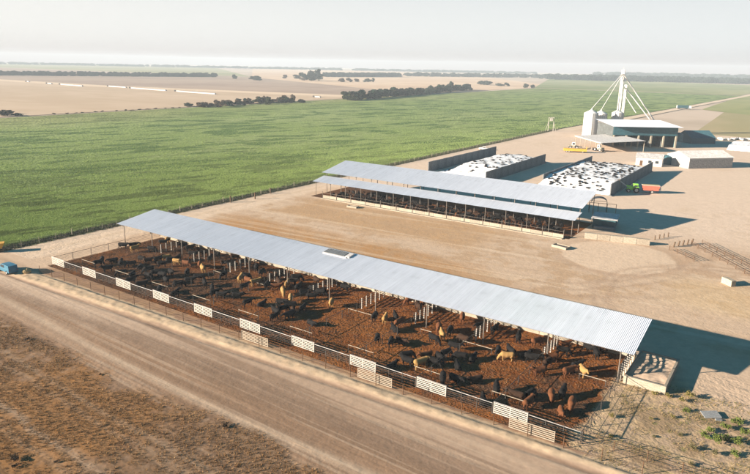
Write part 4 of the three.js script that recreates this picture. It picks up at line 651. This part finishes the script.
seed(72); for (const [x, z, h, w, k] of [[-1137, -1078, 13, 18, 0], [-1150, -1090, 9, 14, 1], [-1040, -1045, 12, 30, 0], [-1010, -1030, 13, 26, 0], [-1120, -1230, 13, 26, 1], [-1080, -1240, 14, 34, 0], [-1060, -1250, 14, 34, 0], [-1045, -1260, 12, 26, 1], [-1030, -1230, 12, 24, 1], [-985, -1150, 18, 26, 0], [-975, -1165, 30, 24, 0], [-962, -1175, 26, 22, 0], [-955, -1140, 14, 26, 0], [-940, -1150, 16, 24, 0], [-1010, -1180, 15, 24, 1], [-880, -1160, 10, 20, 1], [-873, -1178, 11, 22, 1], [-860, -1190, 10, 20, 1], [-856, -1224, 14, 20, 0], [-845, -1230, 12, 16, 0]])
  tree(k ? 'bare' : 'gum', x, z, h, w, k ? 'brownish tree standing far off on the pale fields' : h > 20 ? 'very tall gum tree standing far off above its clump' : 'grey-green gum tree standing far off on the pale fields', k ? 'far brown trees' : h > 20 ? 'tall far gums' : 'far gum trees');
seed(73); for (const [x, z, h, w] of [[-557, -1290, 10, 18], [-545, -1300, 9, 16], [-473, -1228, 10, 18], [-466, -1236, 8, 14], [-600, -1330, 11, 30], [-620, -1340, 10, 30]]) tree('gum', x, z, h, w, 'grey-green tree standing alone past the end of the windbreak', 'trees past the windbreak');
// far woods that read as one mass
function belt(name, label, pts, n, h, w, dep, m, s) {
  seed(s); const im = new THREE.InstancedMesh(crowns[1], m, n), q = new THREE.Quaternion(), L = pts.length - 1;
  for (let i = 0; i < n; i++) { const u = (i + rnd()) / n * L, k = Math.min(L - 1, Math.floor(u)), f = u - k; const hh = h * rr(0.7, 1.15), ww = w * rr(0.8, 1.3); q.setFromAxisAngle(YUP, rr(0, 6.28)); im.setMatrixAt(i, new THREE.Matrix4().compose(V(pts[k][0] + (pts[k + 1][0] - pts[k][0]) * f + rr(-dep, dep), -0.4, pts[k][1] + (pts[k + 1][1] - pts[k][1]) * f + rr(-dep, dep)), q, V(ww, hh, ww))); }
  im.name = numbered(name); im.userData.kind = 'stuff'; tag(im, label, 'wood'); scene.add(im);
}
belt('tree_belt', 'dark far belt of trees beyond the ploughed field', [[-1560, -640], [-1290, -1150]], 260, 11.5, 17, 9, foliage.ever, 1);
belt('tree_belt', 'far belt of trees beyond the tall gums', [[-1235, -1540], [-1160, -1840]], 130, 15, 22, 12, foliage.ever, 2);
belt('tree_belt', 'far broken belt behind the lone trees', [[-1230, -2000], [-900, -2500], [-640, -2300]], 160, 16, 30, 25, foliage.gum, 3);
belt('tree_belt', 'hazy far wood beyond the green fields', [[-760, -2250], [-300, -2500], [300, -2400]], 420, 20, 40, 90, foliage.gum, 4);
belt('tree_belt', 'hazy farthest wood along the skyline', [[-900, -3600], [0, -3700], [900, -3300]], 420, 26, 60, 120, foliage.gum, 5);
belt('tree_belt', 'hazy skyline wood beyond the pale pasture', [[-4300, -1500], [-3300, -2500], [-2300, -3300], [-1500, -3900]], 420, 15, 46, 60, foliage.gum, 6);
// white grain bags lying on the far stubble
function bag(L) { const g = new THREE.CylinderGeometry(1.7, 1.7, L, 14, Math.ceil(L / 6), false, 0, Math.PI); g.rotateZ(Math.PI / 2); g.rotateX(-Math.PI / 2); const p = g.attributes.position; for (let i = 0; i < p.count; i++) { const y = Math.max(0, p.getY(i)); p.setY(i, y * (0.9 + 0.15 * vn(p.getX(i) * 0.2, 3))); } g.computeVertexNormals(); return g; }
seed(88);
[[-1109, -574, 14, 'tiny far-off white grain bag at the outer end of the field road'], [-1015, -559, 20, 'short white grain bag, second from the outer end of the field road'], [-940, -551, 76, 'long white grain bag beside two short ones on the tan field road'], [-859, -575, 55, 'medium white grain bag on the tan field road between two longer ones'], [-769, -562, 94, 'longest white grain bag lying on the tan field road'], [-660, -553, 89, 'white grain bag at the thicket end of the tan field road'], [-496, -601, 12, 'short white grain bag just behind the thicket']].forEach(([x, z, L, label]) => {
  const g = bag(L), m = new THREE.Mesh(g, mat.whiteSheet); m.name = numbered('grain_bag'); m.position.set(x, 0, z); m.rotation.y = -0.1; m.scale.set(1, 1.2, 1.3); scene.add(m); tag(m, label, 'grain bag', 'grain bags on the far field');
});
// weeds in the near right corner and dark tufts on the veld
const bushG = [crownGeo(61, 6, 260, 0.06, 0.6, 0.8), crownGeo(62, 5, 220, 0.065, 0.65, 0.7)], weedM = [leafM(0.09, 0.115, 0.028), leafM(0.16, 0.135, 0.045), leafM(0.11, 0.10, 0.05)], scrubM = leafM(0.03, 0.024, 0.018);
seed(90); for (const [x, z, r, k] of [[-7.3, -80, 0.8, 1], [-6.6, -81.7, 1.1, 1], [-9, -80.4, 0.9, 1], [-10.5, -79.9, 0.8, 1], [-6.4, -77.8, 0.9, 0], [-7.6, -75.2, 0.6, 1], [-4.6, -69.5, 0.8, 2], [-3.5, -74.6, 1.0, 0], [-2.1, -76.1, 1.0, 0], [-1, -78.4, 1.3, 0], [-0.1, -76.1, 1.2, 0], [-3.8, -73.1, 1.2, 0], [-2.6, -72.6, 1.3, 0], [-2.4, -69.9, 0.8, 2], [-0.6, -71.2, 1, 0], [-4.2, -66.4, 0.7, 2], [-1.6, -73.8, 1.1, 0], [-0.6, -73.4, 1.2, 0], [-8.6, -69.6, 0.5, 2], [-6.1, -71.8, 0.6, 2], [-12.6, -66.8, 0.6, 1], [-13.6, -71, 0.7, 1], [-9.6, -73.4, 0.45, 1]]) {
  const m = new THREE.Mesh(bushG[rnd() < 0.5 ? 0 : 1], weedM[k]); m.name = numbered('weed_bush'); m.position.set(x, -0.05, z); m.rotation.y = rr(0, 6); m.scale.set(r * 1.3, r * 1.0, r * 1.3); scene.add(m); tag(m, ['green weed bush on the rough corner ground', 'yellowish dry weed bush by the concrete dirt box and corner', 'dull olive weed bush on the rough corner ground'][k], 'bush', ['green corner weeds', 'yellow corner weeds', 'olive corner weeds'][k]);
}
for (const [x, z, r] of [[-89.4, -41.7, 0.7], [-49, -42.8, 0.8], [-61.8, -25.9, 1.0], [-60.6, -25.4, 0.7], [-71.3, -41.7, 0.4], [-46.5, -31, 0.5], [-38, -33.5, 0.6], [-58, -28.2, 0.5]]) { const m = new THREE.Mesh(bushG[0], scrubM); m.name = numbered('dark_tuft'); m.position.set(x, -0.03, z); m.scale.set(r * 1.5, r * 0.6, r * 1.2); m.rotation.y = rr(0, 6); scene.add(m); tag(m, 'small dark scrub tuft lying on the dry grass before the road', 'tuft', 'dark scrub tufts'); }
// ground cover
function tuftGeo(s, n, w) { seed(s); const P = []; for (let i = 0; i < n; i++) { const a = rr(0, 6.28), r = rr(0, 0.3), x = Math.cos(a) * r, z = Math.sin(a) * r, b = rr(0, 6.28), h = rr(0.5, 1), t = rr(0.1, 0.5); P.push(x - Math.cos(b) * w, 0, z - Math.sin(b) * w, x + Math.cos(b) * w, 0, z + Math.sin(b) * w, x + Math.cos(a) * t, h, z + Math.sin(a) * t); } const g = new THREE.BufferGeometry(); g.setAttribute('position', new THREE.Float32BufferAttribute(P, 3)); g.computeVertexNormals(); return g; }
function scatter(name, label, cat, geo, m, n, place, cols) {
  const im = new THREE.InstancedMesh(geo, m, n), q = new THREE.Quaternion(); let k = 0;
  for (let t = 0; k < n && t < n * 6; t++) { const r = place(); if (!r) continue; const [x, y, z, sx, sy, tone = 1] = r; q.setFromAxisAngle(YUP, rr(0, 6.28)); im.setMatrixAt(k, new THREE.Matrix4().compose(V(x, y, z), q, V(sx, sy, sx))); const c = cols[Math.floor(rnd() * cols.length)], f = rr(0.82, 1.18) * tone; im.setColorAt(k, C(c[0] * f, c[1] * f, c[2] * f)); k++; }
  im.count = k; im.name = name; im.userData.kind = 'stuff'; tag(im, label, cat); scene.add(im);
}
const plantM = M(1, 1, 1, 0.95, { side: THREE.DoubleSide });
seed(1001);
scatter('dry_grass', 'dry brown grass on the veld before the road', 'grass', tuftGeo(1, 7, 0.05), plantM, 42000, () => { const z = -46 + 26 * rnd(), x = rr(-104, 4); const n2 = fbm(x * 0.23, z * 0.23 + 31), n1 = fbm(x * 0.045 + 40, z * 0.045 + 7); const e = -43.2 + (n2 - 0.5) * 5 + (n1 - 0.5) * 9; if (z < e + rnd() * 1.5 || fbm(x * 0.23, z * 0.23 + 31) * 0.6 + fbm(x * 1.1 + 9, z * 1.1) * 0.4 < 0.36 + 0.12 * rnd()) return null; const s = rr(0.12, 0.34); return [x, 0, z, s, s * rr(0.5, 1.0)]; }, [[0.27, 0.16, 0.075], [0.22, 0.12, 0.045], [0.31, 0.2, 0.1], [0.15, 0.09, 0.045]]);
seed(1002);
scatter('crop_plants', 'green crop plants of the big field', 'crop', tuftGeo(2, 7, 0.11), plantM, 270000, () => { const z = -62 + 90 * Math.log(1 - rnd()), x = -140.6 + 48 * Math.log(1 - rnd()); if (z < -600 || x < -450) return null; const s = rr(0.24, 0.5); const d = ss(0.48, 0.62, fbm(x * 0.25 + z * 0.08, z * 0.07 - x * 0.03) * 0.7 + fbm(x * 0.9, z * 0.35) * 0.3); return [x, 0.01, z, s * (1 - 0.2 * d), s * rr(0.35, 0.7), 1 - 0.42 * d]; }, [[0.26, 0.345, 0.105], [0.275, 0.36, 0.115], [0.245, 0.33, 0.095], [0.295, 0.37, 0.13]]);
seed(1003);
scatter('verge_weeds', 'dark weeds under the field fence', 'weeds', tuftGeo(3, 7, 0.09), plantM, 16000, () => { const z = -60 - 360 * rnd(); const x = -139.2 + rr(-1.8, 1.4) + rr(-0.8, 0.8); const s = rr(0.3, 0.8); return [x, 0, z, s, s * rr(0.5, 1)]; }, [[0.05, 0.055, 0.03], [0.075, 0.07, 0.045], [0.045, 0.065, 0.025], [0.11, 0.1, 0.07]]);
seed(1004);
const clod = new THREE.IcosahedronGeometry(1, 0);
scatter('dung_clods', 'dark clods trodden into the pen floor', 'clods', clod, M(1, 1, 1, 1), 9000, () => { const x = rr(-120, -15.6), z = rr(-89, -64); if (fbm(x * 0.35 + 3, z * 0.35) < 0.42 + 0.15 * rnd()) return null; const s = rr(0.03, 0.12); return [x, 0.01, z, s, s * 0.5]; }, [[0.08, 0.045, 0.025], [0.05, 0.03, 0.02], [0.16, 0.085, 0.04]]);
scatter('yard_stones', 'pale lumps and stones on the yard', 'stones', clod, M(1, 1, 1, 1), 900, () => { const x = rr(-122, -40), z = rr(-146, -92); if (vn(x * 0.1, z * 0.1) < 0.5) return null; const s = rr(0.03, 0.1); return [x, 0, z, s, s * 0.6]; }, [[0.44, 0.33, 0.2], [0.36, 0.25, 0.15], [0.3, 0.21, 0.13]]);
scatter('corner_grass', 'sparse dry grass and weeds on the rough corner ground', 'grass', tuftGeo(4, 7, 0.05), plantM, 5200, () => { const x = rr(-14, 6), z = rr(-84, -60); if (fbm(x * 0.5, z * 0.5) < 0.42 + 0.2 * rnd()) return null; const s = rr(0.1, 0.32); return [x, 0, z, s, s * rr(0.5, 1)]; }, [[0.28, 0.2, 0.1], [0.2, 0.16, 0.06], [0.12, 0.12, 0.04], [0.33, 0.25, 0.14]]);

shadows(scene);
renderer.render(scene, camera);
